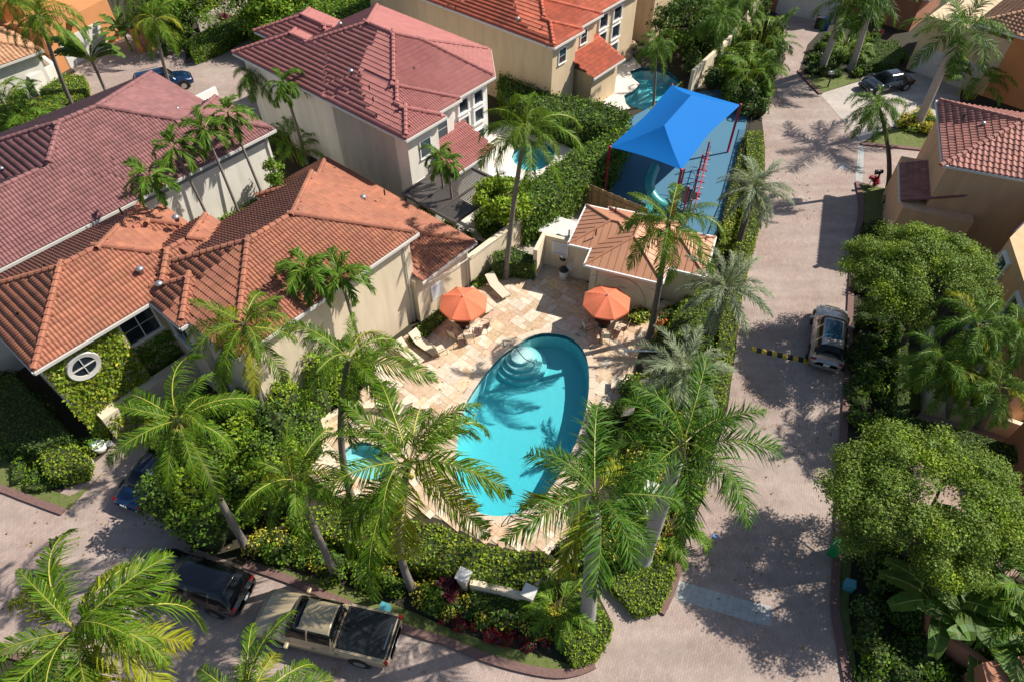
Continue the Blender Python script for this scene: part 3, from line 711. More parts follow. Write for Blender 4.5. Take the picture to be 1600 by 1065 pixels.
def wall_box(house, F, a0, a1, b0, b1, z1, m='cream', name='wall', z0=0.0):
    return MB().prism([F(a0, b0), F(a1, b0), F(a1, b1), F(a0, b1)], z0, z1).build(name, M[m], house, world=True)
def window(house, c, w, h, n, parts=(1, 1), fm='trim', gm='glass', depth=0.08, fw=0.07, name='window'):
    """n: outward horizontal normal; c: centre on the wall face"""
    n = Vector(n).normalized(); s = Vector((-n.y, n.x, 0)); rz = math.atan2(s.y, s.x); f = MB()
    def bx(u, v, wu, hv, d=depth, o=0.0): f.box(c + s * u + Vector((0, 0, v)) + n * (d / 2 - 0.02 + o), (wu, d, hv), rz)
    bx(0, h / 2, w + fw, fw); bx(0, -h / 2, w + fw * 2, fw, depth + 0.05); bx(-w / 2, 0, fw, h - fw); bx(w / 2, 0, fw, h - fw)
    for k in range(1, parts[0]): bx(-w / 2 + w * k / parts[0], 0, 0.045, h - fw, 0.05)
    for k in range(1, parts[1]): bx(0, -h / 2 + h * k / parts[1], w - fw, 0.04, 0.042)
    fo = f.build(name, M[fm], house, world=True)
    g = MB().box(c + n * 0.012 - Vector(house.location), (w, 0.02, h), rz).build('pane', M[gm], fo)
    return fo
def vent(house, p, r=0.16, h=0.28):
    m = MB(); m.lathe(p, [(r * 0.7, -0.1), (r * 0.7, h * 0.5), (r * 1.15, h * 0.5), (r * 1.2, h * 0.62), (r * 0.7, h * 0.95), (0.02, h)], 12); return m.build('roof_vent', M['vent'], house, True, True)
def pipe(house, p, r=0.05, h=0.3): return MB().tube([p - Vector((0, 0, .1)), p + Vector((0, 0, h))], r, 8).build('vent_pipe', M['bronze'], house, True, True)
# ------------------------------------------------------------------ ground, road, kerbs
def struct(o): o['kind'] = 'structure'; return o
struct(MB().prism([Vector((-400, -200)), Vector((400, -200)), Vector((400, 600)), Vector((-400, 600))], -2.0, -2.0).build('terrain', M['soil']))
POOL = [(858,520),(885,524),(905,537),(918,560),(922,590),(920,625),(912,660),(900,695),(885,725),(868,755),(845,785),(815,802),(785,808),(755,805),(733,793),(720,770),(712,740),(711,705),(715,670),(722,640),(738,610),(760,580),(785,553),(815,533),(835,523)]
pool = smooth_loop(poly(POOL), 2)
SPA = [(575,690),(605,705),(618,725),(608,745),(585,752),(555,745),(538,730),(532,712),(548,693)]
spa = smooth_loop(poly(SPA), 2)
BACKPOOL = [(985,112),(1002,106),(1030,108),(1050,116),(1062,130),(1058,150),(1040,168),(1005,172),(978,162),(975,150),(990,142),(1000,132),(988,122)]
bpool = smooth_loop(poly(BACKPOOL), 2)
NEARPOOL = [(812,228),(845,222),(866,238),(858,258),(832,268),(812,262),(800,246)]
npool = smooth_loop(poly(NEARPOOL), 2)
def cut_ground(name, outer, holes, matr, z):
    """a sheet with holes, filled by bmesh so the pool basins stay open"""
    import bmesh
    from mathutils.geometry import tessellate_polygon
    loops = [outer] + holes; tris = tessellate_polygon([[Vector((p.x, p.y, 0)) for p in l] for l in loops]); flat = [Vector((p.x, p.y, z)) for l in loops for p in l]
    me = bpy.data.meshes.new(name); fs = [tuple(t) if _ccw(flat, t) else tuple(reversed(t)) for t in tris]; me.from_pydata([tuple(v) for v in flat], [], fs); me.materials.append(matr); me.update()
    return struct(link(name, me))
cut_ground('ground', [Vector((-160, -60)), Vector((160, -60)), Vector((160, 260)), Vector((-160, 260))], [pool, spa, bpool, npool], M['soil'], 0.0)
ROAD = [(-90,745),(0,766),(72,790),(128,738),(168,706),(250,640),(300,690),(262,760),(240,800),(300,855),(385,886),(450,908),(520,938),(640,988),(700,1006),(760,1031),(820,1048),(870,1056),(928,1040),(950,1000),(958,975),(938,935),(925,905),(950,893),(985,945),(1000,960),(1035,957),(1050,920),(1062,880),(1075,835),(1098,780),(1118,700),(1137,640),(1150,540),(1160,460),(1175,400),(1188,350),(1195,300),(1195,230),(1190,180),(1206,130),(1228,92),(1212,55),(1215,15),(1222,-60),(1310,-60),(1300,30),(1262,70),(1248,112),(1262,128),(1280,146),(1346,225),(1445,233),(1500,240),(1500,335),(1400,325),(1385,296),(1340,284),(1345,330),(1335,380),(1328,460),(1323,600),(1315,700),(1305,880),(1304,950),(1322,1065),(1345,1250),(300,1250),(160,1067),(100,1043),(40,1029),(-120,990)]
cut_ground('road', poly(ROAD), [], M['road'], 0.012)
cut_ground('driveway', poly([(1281,147),(1345,127),(1352,110),(1500,120),(1500,200),(1440,205),(1390,198),(1346,224)]), [], M['drive'], 0.02)
cut_ground('upper_driveway', poly([(60,170),(118,112),(90,90),(140,50),(290,60),(290,100),(395,60),(485,22),(560,60),(400,190),(250,250),(150,175),(95,190)]), [], M['road'], 0.016)
cut_ground('upper_path', poly([(345,22),(340,-30),(400,-40),(385,8),(372,30),(392,60),(370,62)]), [], M['pinkpath'], 0.024)
cut_ground('entry_path', poly([(168,706),(205,603),(250,565),(330,520),(380,560),(250,640)]), [], M['pinkpath'], 0.028)
cut_ground('right_yard', poly([(1440,640),(1700,700),(1700,900),(1530,900),(1430,800),(1400,770),(1380,740)]), [], M['pinkpath'], 0.016)
cut_ground('red_house_patio', poly([(640,300),(757,215),(800,180),(905,240),(870,300),(760,380),(700,360)]), [npool], M['patio'], 0.02)
cut_ground('peach_house_patio', poly([(930,130),(945,80),(990,90),(1002,106),(985,112),(988,122),(1000,132),(990,142),(975,150),(978,162),(985,170),(960,175),(930,160)]), [], M['patio'], 0.02)
cut_ground('service_yard', poly([(760,425),(838,438),(925,440),(1010,360),(905,295),(860,330),(800,380)]), [], M['curbpale'], 0.012)
struct(MB().strip([at(x, y) for x, y in [(1058,922),(1100,933),(1140,945),(1175,956),(1205,962)]], 0.85, 0.0, 0.02).build('pale_band', M['band']))
struct(MB().strip([at(1346, 228), at(1342, 285)], 0.45, 0.0, 0.018).build('pale_strip', M['band']))
for nm, pts in (('bottom', [(383,882),(450,905),(520,935),(640,985),(700,1003),(760,1028),(820,1045),(870,1053),(905,1048),(928,1038)]), ('left', [(-60,750),(0,763),(35,776),(75,791),(100,800)]),
                ('median', [(1063,872),(1056,900),(1046,930),(1032,958)]), ('right', [(1340,286),(1346,330),(1336,380),(1329,460),(1323,600),(1316,700),(1306,880),(1304,950),(1312,1000),(1326,1075)]),
                ('corner', [(-120,985),(40,1027),(100,1041),(160,1066),(200,1090)]), ('upper', [(1248,112),(1262,128),(1282,148)]), ('side', [(1345,226),(1400,231),(1450,236)]), ('back', [(290,99),(330,83),(395,57),(440,40)])):
    struct(MB().strip(smooth_path([at(x, y) for x, y in pts], 3), 0.34, 0.0, 0.13).build('kerb', M['kerb']))
def lawn(pts, dens=45):
    pg = poly(pts); struct(MB().prism(pg, 0.0, 0.05).build('lawn', M['grass']))
    P, NN = sample_prism([(p.x, p.y) for p in pg], 0.04, 0.05, dens); P = P[P[:, 2] > 0.049]; n = len(P)
    d = unit(rng.normal(0, .45, (n, 3)) + [0, 0, 1]) * rng.uniform(.03, .08, (n, 1)); w = unit(np.cross(d, rng.normal(0, 1, (n, 3)))) * 0.018
    o = link('grass_blades', cards_mesh('grass_blades', P, d, w, M['blade'])); tag(o, None, None, None, 'stuff'); o['label'] = 'short turf blades on a lawn strip'; o['category'] = 'grass'
lawn([(378,872),(450,892),(530,912),(600,938),(650,958),(710,985),(780,1008),(850,1025),(905,1043),(868,1050),(820,1041),(760,1023),(700,998),(640,980),(520,930),(450,900)])
lawn([(-40,700),(30,700),(60,760),(110,775),(140,760),(160,740),(108,795),(75,786),(35,772),(0,758),(-40,750)])
lawn([(1327,690),(1345,700),(1330,880),(1325,950),(1340,1065),(1330,1065),(1310,990),(1309,950),(1311,880)])
lawn([(1256,118),(1312,116),(1345,126),(1284,146)]); lawn([(1346,288),(1385,296),(1400,330),(1385,352),(1349,350)]); lawn([(1352,222),(1395,202),(1470,205),(1470,235),(1400,229)])
lawn([(88,200),(120,170),(165,152),(150,175),(110,195),(60,225)]); lawn([(293,93),(318,80),(350,62),(385,50),(392,56),(330,80),(292,97)])
lawn([(1420,545),(1437,540),(1437,640),(1420,640)]); lawn([(55,1035),(100,1047),(155,1068),(60,1075)]); lawn([(1015,170),(1030,190),(1068,140),(1068,125)])

# ------------------------------------------------------------------ pool and deck
DECK = [(470,742),(492,672),(520,640),(560,628),(575,575),(612,540),(648,520),(692,488),(735,448),(770,420),(838,438),(880,430),(925,445),(1015,470),(1062,468),(1040,510),(1028,540),(1000,545),(985,590),(962,640),(925,690),(905,745),(880,800),(890,840),(860,862),(800,858),(745,842),(690,812),(655,800),(612,836),(590,820),(560,792),(510,775)]
deck_pg = poly(DECK)
deck = cut_ground('pool_deck', deck_pg, [pool, spa], M['deckbase'], 0.02)
def offset_loop(lp, d):
    out = []; n = len(lp); ar = sum(lp[i].x * lp[(i + 1) % n].y - lp[(i + 1) % n].x * lp[i].y for i in range(n)); sg = 1 if ar > 0 else -1
    for i in range(n):
        t = (lp[(i + 1) % n] - lp[i - 1]).normalized(); out.append(lp[i] + Vector((t.y, -t.x, 0)) * d * sg)
    return out
def coping(lp, w, parent, every=1):
    o = offset_loop(lp, w); inn = offset_loop(lp, -0.05); n = len(lp)
    for i in range(0, n):
        a, b, c, d = inn[i], inn[(i + 1) % n], o[(i + 1) % n], o[i]; k = 0.012
        m = MB(); vs = []
        for z in (0.0, 0.062): vs += [Vector((p.x, p.y, z)) for p in (a.lerp(b, k), b.lerp(a, k), c.lerp(d, k), d.lerp(c, k))]
        m.add(vs, [(4, 5, 6, 7), (0, 1, 5, 4), (1, 2, 6, 5), (2, 3, 7, 6), (3, 0, 4, 7)]); m.build('coping_stone', M['coping'], parent)
coping(pool, 0.30, deck); coping(spa, 0.22, deck)
# random rectangular travertine slabs laid along the house axes
MOD = 0.35; cells = {}; slabs = []
pw = [(p.x, p.y) for p in deck_pg]; pl = [(p.x, p.y) for p in offset_loop(pool, 0.25)]; sp = [(p.x, p.y) for p in offset_loop(spa, 0.2)]
def ok_cell(i, j):
    c = AB(i * MOD, j * MOD); q = (c.x, c.y); return inside(q, pw) and not inside(q, pl) and not inside(q, sp)
cen = [(Vector(p).dot(AB(1, 0)), Vector(p).dot(AB(0, 1))) for p in deck_pg]
i0, i1 = int(min(c[0] for c in cen) / MOD) - 1, int(max(c[0] for c in cen) / MOD) + 2; j0, j1 = int(min(c[1] for c in cen) / MOD) - 1, int(max(c[1] for c in cen) / MOD) + 2
for i in range(i0, i1):
    for j in range(j0, j1):
        if (i, j) in cells or not ok_cell(i, j): continue
        w, h = random.choice([(1, 1), (1, 1), (2, 1), (1, 2), (2, 2), (2, 1), (1, 2), (2, 3), (3, 2)])
        while (w > 1 or h > 1) and any((i + x, j + y) in cells or not ok_cell(i + x, j + y) for x in range(w) for y in range(h)):
            if w > 1: w -= 1
            else: h -= 1
        for x in range(w):
            for y in range(h): cells[(i + x, j + y)] = 1
        slabs.append(((i + (w - 1) / 2) * MOD, (j + (h - 1) / 2) * MOD, w * MOD - 0.014, h * MOD - 0.014))
slabs.sort(key=lambda s: -(s[2] * s[3]) / (AB(s[0], s[1]) - Vector((0, 0, 29))).length ** 2)
def slab_mesh(mt):
    m = MB(); m.box((0, 0, 0), (1, 1, 1)); me = m.mesh('paving_stone', M[mt]); return me
sm = {k: slab_mesh(k) for k in ('stone', 'stone_light', 'stone_gold')}; rest = MB()
for k, (a, b, w, h) in enumerate(slabs):
    u = random.random(); mt = 'stone_light' if u < 0.28 else 'stone_gold' if u > 0.84 else 'stone'; p = AB(a, b); z = 0.034 + random.uniform(-.003, .003)
    if k < 300:
        o = link('paving_stone', sm[mt], deck); o.location = (p.x, p.y, z); o.scale = (w, h, 0.034); o.rotation_euler = (0, 0, R(-40))
    else: rest.box((p.x, p.y, z), (w, h, 0.034), R(-40), ['stone', 'stone_light', 'stone_gold'].index(mt))
o = rest.build('paving_field', [M['stone'], M['stone_light'], M['stone_gold']], deck); o['kind'] = 'stuff'
# basin, steps, ledge, water
def basin(name, lp, depth, lab, parent=None, deep=None):
    m = MB(); n = len(lp); lo = offset_loop(lp, -0.06); fl = [Vector((p.x, p.y, -(depth if deep is None else deep(p)))) for p in lo]
    top = [Vector((p.x, p.y, 0.03)) for p in lp]; mid = [Vector((p.x, p.y, -0.32)) for p in lp]
    m.add(top + mid, [(i, (i + 1) % n, n + (i + 1) % n, n + i) for i in range(n)], 1)
    m.add(mid + fl, [(i, (i + 1) % n, n + (i + 1) % n, n + i) for i in range(n)], 0)
    tr = tessellate_polygon([[Vector((p.x, p.y, 0)) for p in fl]]); m.add(fl, [tuple(t) if _ccw(fl, t) else tuple(reversed(t)) for t in tr], 0)
    b = m.build(name, [M['plaster'], M['pooltile']]); return struct(b)
basin('pool_basin', pool, 1.35, '', deep=lambda p: 1.15 + max(0, (26 - p.y)) * 0.045)
sc_ = at(835, 560); stp = MB(); stc = at(815, 550)
for k, r_ in enumerate((0.62, 0.90, 1.18, 1.46)):
    z = -0.25 - k * 0.24
    ring = [Vector((stc.x + r_ * math.cos(a), stc.y + r_ * math.sin(a), 0)) for a in np.linspace(0, 2 * math.pi, 48, endpoint=False)]
    keep = [p for p in ring if inside((p.x, p.y), [(q.x, q.y) for q in offset_loop(pool, -0.03)])]
    # clip the step disc to the pool outline
    disc = [(p.x, p.y) for p in ring]
    for i in range(len(pool)):
        a, b = pool[i], pool[(i + 1) % len(pool)]
        if (((a + b) / 2) - stc).length > 6: continue
        cx_, cy_ = at(815, 670).x, at(815, 670).y; nx, ny = -(b.y - a.y), (b.x - a.x)
        if nx * (cx_ - a.x) + ny * (cy_ - a.y) < 0: nx, ny = -nx, -ny
        disc = clip_half(disc, lambda q: (q[0] - a.x) * nx + (q[1] - a.y) * ny)
    if len(disc) > 2: stp.prism([Vector((q[0], q[1], 0)) for q in disc], -1.3, z)
struct(stp.build('pool_steps', M['plaster']))
def water(name, lp, z, d): return struct(MB().prism(lp, -d, z, bottom=True).build(name, M['water']))
water('pool_water', pool, -0.10, 2.6)
basin('spa_basin', spa, 0.7, ''); water('spa_water', spa, -0.06, 1.2)
basin('back_pool_basin', bpool, 0.9, ''); water('back_pool_water', bpool, -0.1, 2.2)
basin('patio_pool_basin', npool, 1.0, ''); water('patio_pool_water', npool, -0.08, 1.8)
# curved spa seat wall
MB().strip(smooth_path([at(x, y, 0) for x, y in [(497,742),(492,705),(505,668),(535,648),(580,640),(622,645)]], 4), 0.36, 0.0, 0.45).build('seat_wall', M['cream'])
tag(bpy.data.objects['seat_wall'], 'low curved pale seat wall wrapping the round spa', 'wall')
MB().strip(smooth_path([at(x, y, 0) for x, y in [(488,745),(510,765),(535,780),(565,778)]], 4), 0.26, 0.0, 0.42).build('low_wall', M['cream'])
tag(bpy.data.objects['low_wall'], 'short curved pale wall below the round spa beside palm trunk', 'wall')

# ------------------------------------------------------------------ houses on the shared axes
def house(name, label, base, cat='house'): return thing(name, label, cat, Vector((base.x, base.y, 0)))
# middle orange-tiled house beside the pool
mh = house('middle_house', 'cream house with orange barrel-tile hip roofs beside the pool, ivy on its front', AB(-26, 12))
rm = [Roof(rect(-30.2, -21.65, 6.95, 18.15), 6.2), Roof(rect(-28.75, -25.15, 6.5, 12), 6.2), Roof(rect(-34.95, -27.7, 1.0, 10.2), 6.2), Roof(rect(-33.9, -31.0, 5.0, 10.9), 6.2), Roof(rect(-31.4, -27.2, 6.6, 12.0), 6.22),
      Roof(rect(-30.4, -21.25, 17.7, 22.05), 3.3, gables=(0, 3)), Roof(rect(-34.6, -27, 16.6, 22.05), 3.3)]
roof_parts(mh, rm, AB, 'tile_orange')
for a0, a1, b0, b1, z in ((-29.9, -22.0, 7.3, 17.8, 6.1), (-28.5, -25.5, 6.9, 9, 6.11), (-34.6, -28.05, 1.35, 4.8, 6.12), (-34.5, -28.7, 1.4, 9.9, 6.115), (-31.2, -25.6, 7, 11.7, 6.09), (-30, -21.6, 17.5, 21.7, 3.2), (-34.2, -29, 17, 21.7, 3.21)):
    wall_box(mh, AB, a0, a1, b0, b1, z, 'cream')
# low sloping cover over the joint of the two roofs
sd = MB(); sA = [AB(-29.0, 9.2, 7.05), AB(-27.5, 9.3, 7.05), AB(-29.7, 11.95, 6.28), AB(-31.3, 11.85, 6.28)]
sd.add(sA + [p - Vector((0, 0, .3)) for p in sA], [(0, 1, 2, 3), (0, 4, 5, 1), (1, 5, 6, 2), (2, 6, 7, 3), (3, 7, 4, 0)]); sd.build('saddle_cover', M['tile_orange'], mh, world=True)
for px, py, z in ((107,452,6.8), (276,343,7.0), (220,424,6.9), (568,311,4.6), (250,447,6.6)): vent(mh, at(px, py, z))
for px, py, z in ((31,495,6.5), (140,461,6.6), (72,420,6.9), (190,333,6.5), (601,303,4.4)): pipe(mh, at(px, py, z))
# ivy wall and round window
pI, nI = sample_prism([(p.x, p.y) for p in (AB(-28.05, 1.3), AB(-28.05, 6.7), AB(-27.98, 6.7), AB(-27.98, 1.3))], 0, 5.9, 1)
def wall_leaves(parent, F, a, b0, b1, z0, z1, dens, leaf, n, hole=None, name='ivy', size=0.17):
    k = int((b1 - b0) * (z1 - z0) * dens); b = rng.uniform(b0, b1, k); z = rng.uniform(z0, z1, k) ; 
    ok = np.ones(k, bool)
    if hole: ok = ((b - hole[0]) ** 2 + (z - hole[1]) ** 2) > hole[2] ** 2
    b, z = b[ok], z[ok]; k = len(b); off = rng.uniform(0.0, 0.16, k); az = None
    o0, ea, eb = F(0, 0), F(1, 0), F(0, 1); P = np.outer(a + off, [ea.x, ea.y, 0]) + np.outer(b, [eb.x, eb.y, 0]) + np.outer(z, [0, 0, 1]); P -= np.array([parent.location.x, parent.location.y, 0])
    NN = np.tile([n.x, n.y, 0.25], (k, 1)); return link(name, leaf_cards(name, P, NN, size, [M[leaf], M['l_yellow']], (rng.uniform(0, 1, k) < 0.06).astype(int), lean=1.1), parent)
wall_leaves(mh, AB, -28.05, 1.25, 4.75, 0.0, 5.85, 260, 'l_hedge', AB(1, 0), hole=(2.68, 4.85, 0.78)); wall_leaves(mh, AB, -28.7, 4.9, 6.8, 0.0, 3.4, 200, 'l_mid', AB(1, 0), name='ivy')
rw = MB(); wc = AB(-27.94, 2.68, 4.85); ring_o = []; 
for k in range(28):
    a0, a1 = k * 2 * math.pi / 28, (k + 1) * 2 * math.pi / 28; ex = AB(0, 1); nn = AB(1, 0); vs = []
    for aa in (a0, a1):
        for r_, o_ in ((0.52, 0.0), (0.52, 0.10), (0.73, 0.13), (0.76, 0.0)): vs.append(wc + ex * (r_ * math.cos(aa)) + Vector((0, 0, r_ * math.sin(aa))) + nn * o_)
    rw.add(vs, [(0, 1, 5, 4), (1, 2, 6, 5), (2, 3, 7, 6)])
rwo = rw.build('round_window', M['trim'], mh, world=True)
pg_ = MB(); pg_.add([wc + AB(0, 1) * (0.52 * math.cos(a)) + Vector((0, 0, 0.52 * math.sin(a))) + AB(1, 0) * 0.05 - mh.location for a in np.linspace(0, 2 * math.pi, 24, endpoint=False)], [tuple(range(24))]); pg_.build('pane', M['glass'], rwo)
mu = MB(); cq = wc + AB(1, 0) * 0.08 - mh.location; mu.box(cq, (0.04, 0.05, 1.04), R(50)); mu.box(cq + AB(1, 0) * 0.003, (1.04, 0.045, 0.045), R(50)); mu.build('glazing_bar', M['trim'], rwo)
# recessed entrance window of four panes facing left-front
window(mh, AB(-26.9, 6.92, 4.5), 1.9, 2.2, AB(0, -1), (2, 2), 'whitepaint', 'glass', 0.12, 0.12)
window(mh, AB(-28.68, 5.75, 4.55), 1.7, 1.7, AB(1, 0), (2, 2), 'whitepaint', 'glass', 0.12, 0.1)
MB().prism([AB(-28.0, 1.9), AB(-27.4, 1.9), AB(-27.4, 7.2), AB(-28.0, 7.2)], 0, 1.9).build('porch_wall', M['cream'], mh, world=True)
for b_ in (7.6, 17.3): MB().tube([AB(-21.93, b_, 0), AB(-21.93, b_, 6.0)], .045, 8).build('downpipe', M['trim'], mh, world=True)
MB().tube([AB(-21.53, 21.5, 0), AB(-21.53, 21.5, 3.1)], .045, 8).build('downpipe', M['trim'], mh, world=True)
wall_leaves(mh, AB, -27.38, 1.9, 4.2, 0.0, 1.7, 120, 'l_hedge', AB(1, 0), name='ivy')
# notice board on the low wing wall
nb = thing('notice_board', 'pale blue-white notice board on the cream wall left of the umbrella', 'sign', AB(-21.58, 18.95, 1.5))
bmx = MB().box((0, 0, 0), (0.9, 0.05, 1.1), R(50)).build('board', M['signwhite'], nb)
ln = MB()
for k in range(7): ln.box(Vector((0, 0, 0.36 - k * 0.12)) + AB(0.03, 0), (0.62, 0.006, 0.03), R(50), k == 0)
ln.build('print_lines', [M['signgrey'], M['signblue']], nb)
# left mauve house
lh = house('left_house', 'long white house under a mauve tiled hip roof at the left edge', AB(-41, 8))
rl = [Roof(rect(-47.9, -35.5, 4.0, 18.6), 6.2), Roof(rect(-41.7, -35.5, 8, 19.5), 6.2), Roof(rect(-43.5, -35.5, -9, 12), 6.2)]
roof_parts(lh, rl, AB, 'tile_mauve')
wall_box(lh, AB, -47.5, -35.95, 4.4, 18.2, 6.1, 'white'); wall_box(lh, AB, -41.3, -35.9, 8, 19.1, 6.08, 'white'); wall_box(lh, AB, -43.1, -35.92, -8.6, 12, 6.06, 'white')
MB().box(AB(-35.87, 5.3, 5.75), (27.4, 0.06, 0.42), R(50)).build('eave_shadow_band', M['grey_shade'], lh, world=True)  # dark strip on the wall, painting in the shadow below the eave
for px, py, z in ((278,172,7.0), (104,212,7.6), (4,266,7.2)): vent(lh, at(px, py, z), 0.1, 0.2)
MB().strip([at(305, 166), at(340, 148)], 0.25, 0, .7).build('garden_wall', M['whitepaint']); tag(bpy.data.objects['garden_wall'], 'short white wall end beside the blue car and mauve roof', 'wall')
MB().tube([AB(-35.84, 18.9, 0), AB(-35.84, 18.9, 5.9)], .045, 8).build('downpipe', M['trim'], lh, world=True)
# red/pink house at top centre
rh = house('pink_roof_house', 'two-storey cream house with a pink tiled hip roof at top centre', AB(-36, 30))
rr_ = [Roof([(-44.2, 23.9), (-29.5, 23.9), (-29.5, 33.3), (-32.3, 36.05), (-44.2, 36.05)], 6.2), Roof(rect(-38, -29.2, 23.9, 29.6), 6.2), Roof(rect(-36, -28.45, 23.9, 27.4), 6.2), Roof(rect(-46.1, -36, 23.9, 30.0), 6.2), Roof(rect(-47.8, -40, 27.0, 32.2), 6.2)]
roof_parts(rh, rr_, AB, 'tile_pink', focus=AB(-30, 26, 20))
for a0, a1, b0, b1 in ((-43.8, -29.95, 24.3, 33), (-43.7, -32.6, 24.35, 35.6), (-36, -29.6, 24.32, 29.2), (-36, -28.85, 24.3, 27.0), (-45.7, -36, 24.31, 29.6), (-47.4, -40, 27.4, 31.8)):
    wall_box(rh, AB, a0, a1, b0, b1, 6.12 - random.random() * 0.04, 'white')
nA = AB(1, 0)
window(rh, AB(-28.84, 25.75, 4.6), 0.95, 1.25, nA, (1, 1), 'whitepaint', 'glassblue')
window(rh, AB(-29.59, 28.0, 4.6), 1.1, 1.7, nA, (1, 2), 'whitepaint', 'glassblue')
for b_ in (30.5, 32.0):
    for z_ in (5.1, 3.75): window(rh, AB(-29.94, b_, z_), 1.0, 1.05, nA, (1, 1), 'whitepaint', 'glass', 0.14, 0.14)
    window(rh, AB(-29.94, b_, 1.6), 1.0, 2.1, nA, (1, 1), 'whitepaint', 'glassblue', 0.14, 0.12)
window(rh, AB(-28.84, 25.3, 1.5), 1.3, 2.0, nA, (2, 1), 'whitepaint', 'glassblue')
wall_box(rh, AB, -30, -27.4, 27.0, 30.1, 3.0, 'white')
lowr = Roof([(-31.5, 26.5), (-27.0, 26.5), (-27.0, 30.4), (-31.5, 30.4)], 3.05, 0.36, gables=(0, 2, 3)); roof_parts(rh, [lowr], AB, 'tile_pink', 120, cap=False)
for px, py, z in ((532,41,8.2), (549,115,7.5)): vent(rh, at(px, py, z), 0.13, 0.3)
for px, py, z in ((577,138,7.2), (583,157,6.9), (588,182,6.7), (647,109,7.4), (640,200,6.4)): pipe(rh, at(px, py, z), 0.05, 0.2)
# louvred pergola
pgx = thing('pergola', 'dark louvred pergola over the patio of the pink-roofed house', 'pergola', AB(-26, 25.5), 0)
p0 = pgx.location
fr_ = MB()
for a_ in (-28.4, -23.9): fr_.box(AB(a_, 25.5, 2.75), (5.0, 0.16, 0.22), R(50))
for b_ in (23.05, 27.95): fr_.box(AB(-26.15, b_, 2.752), (4.4, 0.16, 0.214), R(-40))
for a_ in (-26.9, -25.4): fr_.box(AB(a_, 25.5, 2.80), (4.8, 0.10, 0.16), R(50))
fr_.build('frame', M['alu'], pgx, world=True)
for k in range(38):
    b_ = 23.22 + k * 0.125
    for a_, w_ in ((-27.65, 1.38), (-26.15, 1.38), (-24.65, 1.38)):
        o = MB().box(AB(a_, b_, 2.78), (w_, 0.118 if a_ < -27 or (k < 14) else 0.075, 0.012), R(-40), rx=R(12 if a_ > -27 else 2)).build('louvre_slat', M['alu'], pgx, world=True)
for a_, b_ in ((-28.3, 23.1), (-23.95, 23.1), (-23.95, 27.9)): MB().box(AB(a_, b_, 1.33), (0.14, 0.14, 2.64), R(-40)).build('post', M['alu'], pgx, world=True)
# peach house top
ph = house('peach_house', 'peach two-storey house with a bright red tiled roof at the top edge', AB(-38, 45))
rp = [Roof(rect(-50, -29.95, 39.3, 53), 6.2), Roof(rect(-40, -29.0, 39.3, 43.0), 6.2), Roof(rect(-40, -29.55, 39.3, 46.2), 6.2)]
roof_parts(ph, rp, AB, 'tile_red', focus=AB(-30, 42, 20))
for a0, a1, b0, b1 in ((-49.6, -30.35, 39.7, 52.6), (-40, -29.4, 39.71, 42.6), (-40, -29.9, 39.72, 45.8)): wall_box(ph, AB, a0, a1, b0, b1, 6.12 - random.random() * 0.04, 'peach')
window(ph, AB(-29.39, 40.9, 4.9), 0.9, 1.15, nA, (1, 2), 'whitepaint', 'glass'); window(ph, AB(-29.89, 44.3, 5.0), 0.85, 1.1, nA, (1, 2), 'whitepaint', 'glass')
for b_ in (47.6, 49.6):
    for z_ in (5.0, 3.5, 1.4): window(ph, AB(-30.34, b_, z_), 1.2, 1.15 if z_ > 2 else 2.2, nA, (1, 1), 'whitepaint', 'glassblue' if z_ < 2 else 'glass', 0.14, 0.1)
wall_box(ph, AB, -30.4, -27.9, 43.0, 46.6, 3.0, 'peach')
roof_parts(ph, [Roof([(-31.5, 42.6), (-27.5, 42.6), (-27.5, 46.9), (-31.5, 46.9)], 3.05, 0.42, gables=(0, 2, 3))], AB, 'tile_red', 120, cap=False)
vent(ph, at(809, 33, 6.9), 0.13, 0.3)
for px, py, z in ((712,12,7), (805,12,7.4), (847,46,6.6), (700,8,7)): pipe(ph, at(px, py, z), 0.05, 0.2)
bh = house('back_house', 'plain beige two-storey wall of the house behind the peach one', AB(-33, 58)); wall_box(bh, AB, -45, -30.5, 56, 68, 7.5, 'peach')
roof_parts(bh, [Roof(rect(-45.5, -30, 55.6, 68.5), 7.5)], AB, 'tile_red', 0)
# garden walls on the shared axes
gw = thing('pool_garden_wall', 'long cream stucco wall from the house to the fenced playground', 'wall', AB(-21.6, 28))
MB().prism([AB(-21.75, 21.7), AB(-21.5, 21.7), AB(-21.5, 32.5), AB(-21.75, 32.5)], 0, 2.05).build('wall', M['cream'], gw, world=True)
MB().prism([AB(-21.82, 21.75), AB(-21.43, 21.75), AB(-21.43, 32.55), AB(-21.82, 32.55)], 2.05, 2.13).build('coping', M['cream'], gw, world=True)
MB().tube([AB(-21.3, 17.9, 2.9), AB(-21.35, 21, 2.4), AB(-21.4, 24, 2.2)], 0.02, 5).build('cable', M['whitepaint']); tag(bpy.data.objects['cable'], 'thin white pipe sloping along the cream wall above the umbrella', 'pipe')
gw2 = thing('back_garden_wall', 'cream wall running from behind the shade sail to the top edge', 'wall', at(1120, 90))
MB().strip([at(1075, 150), at(1130, 98), at(1165, 50), at(1185, 20), at(1200, -20)], 0.28, 0, 2.2).build('wall', M['cream'], gw2, world=True)

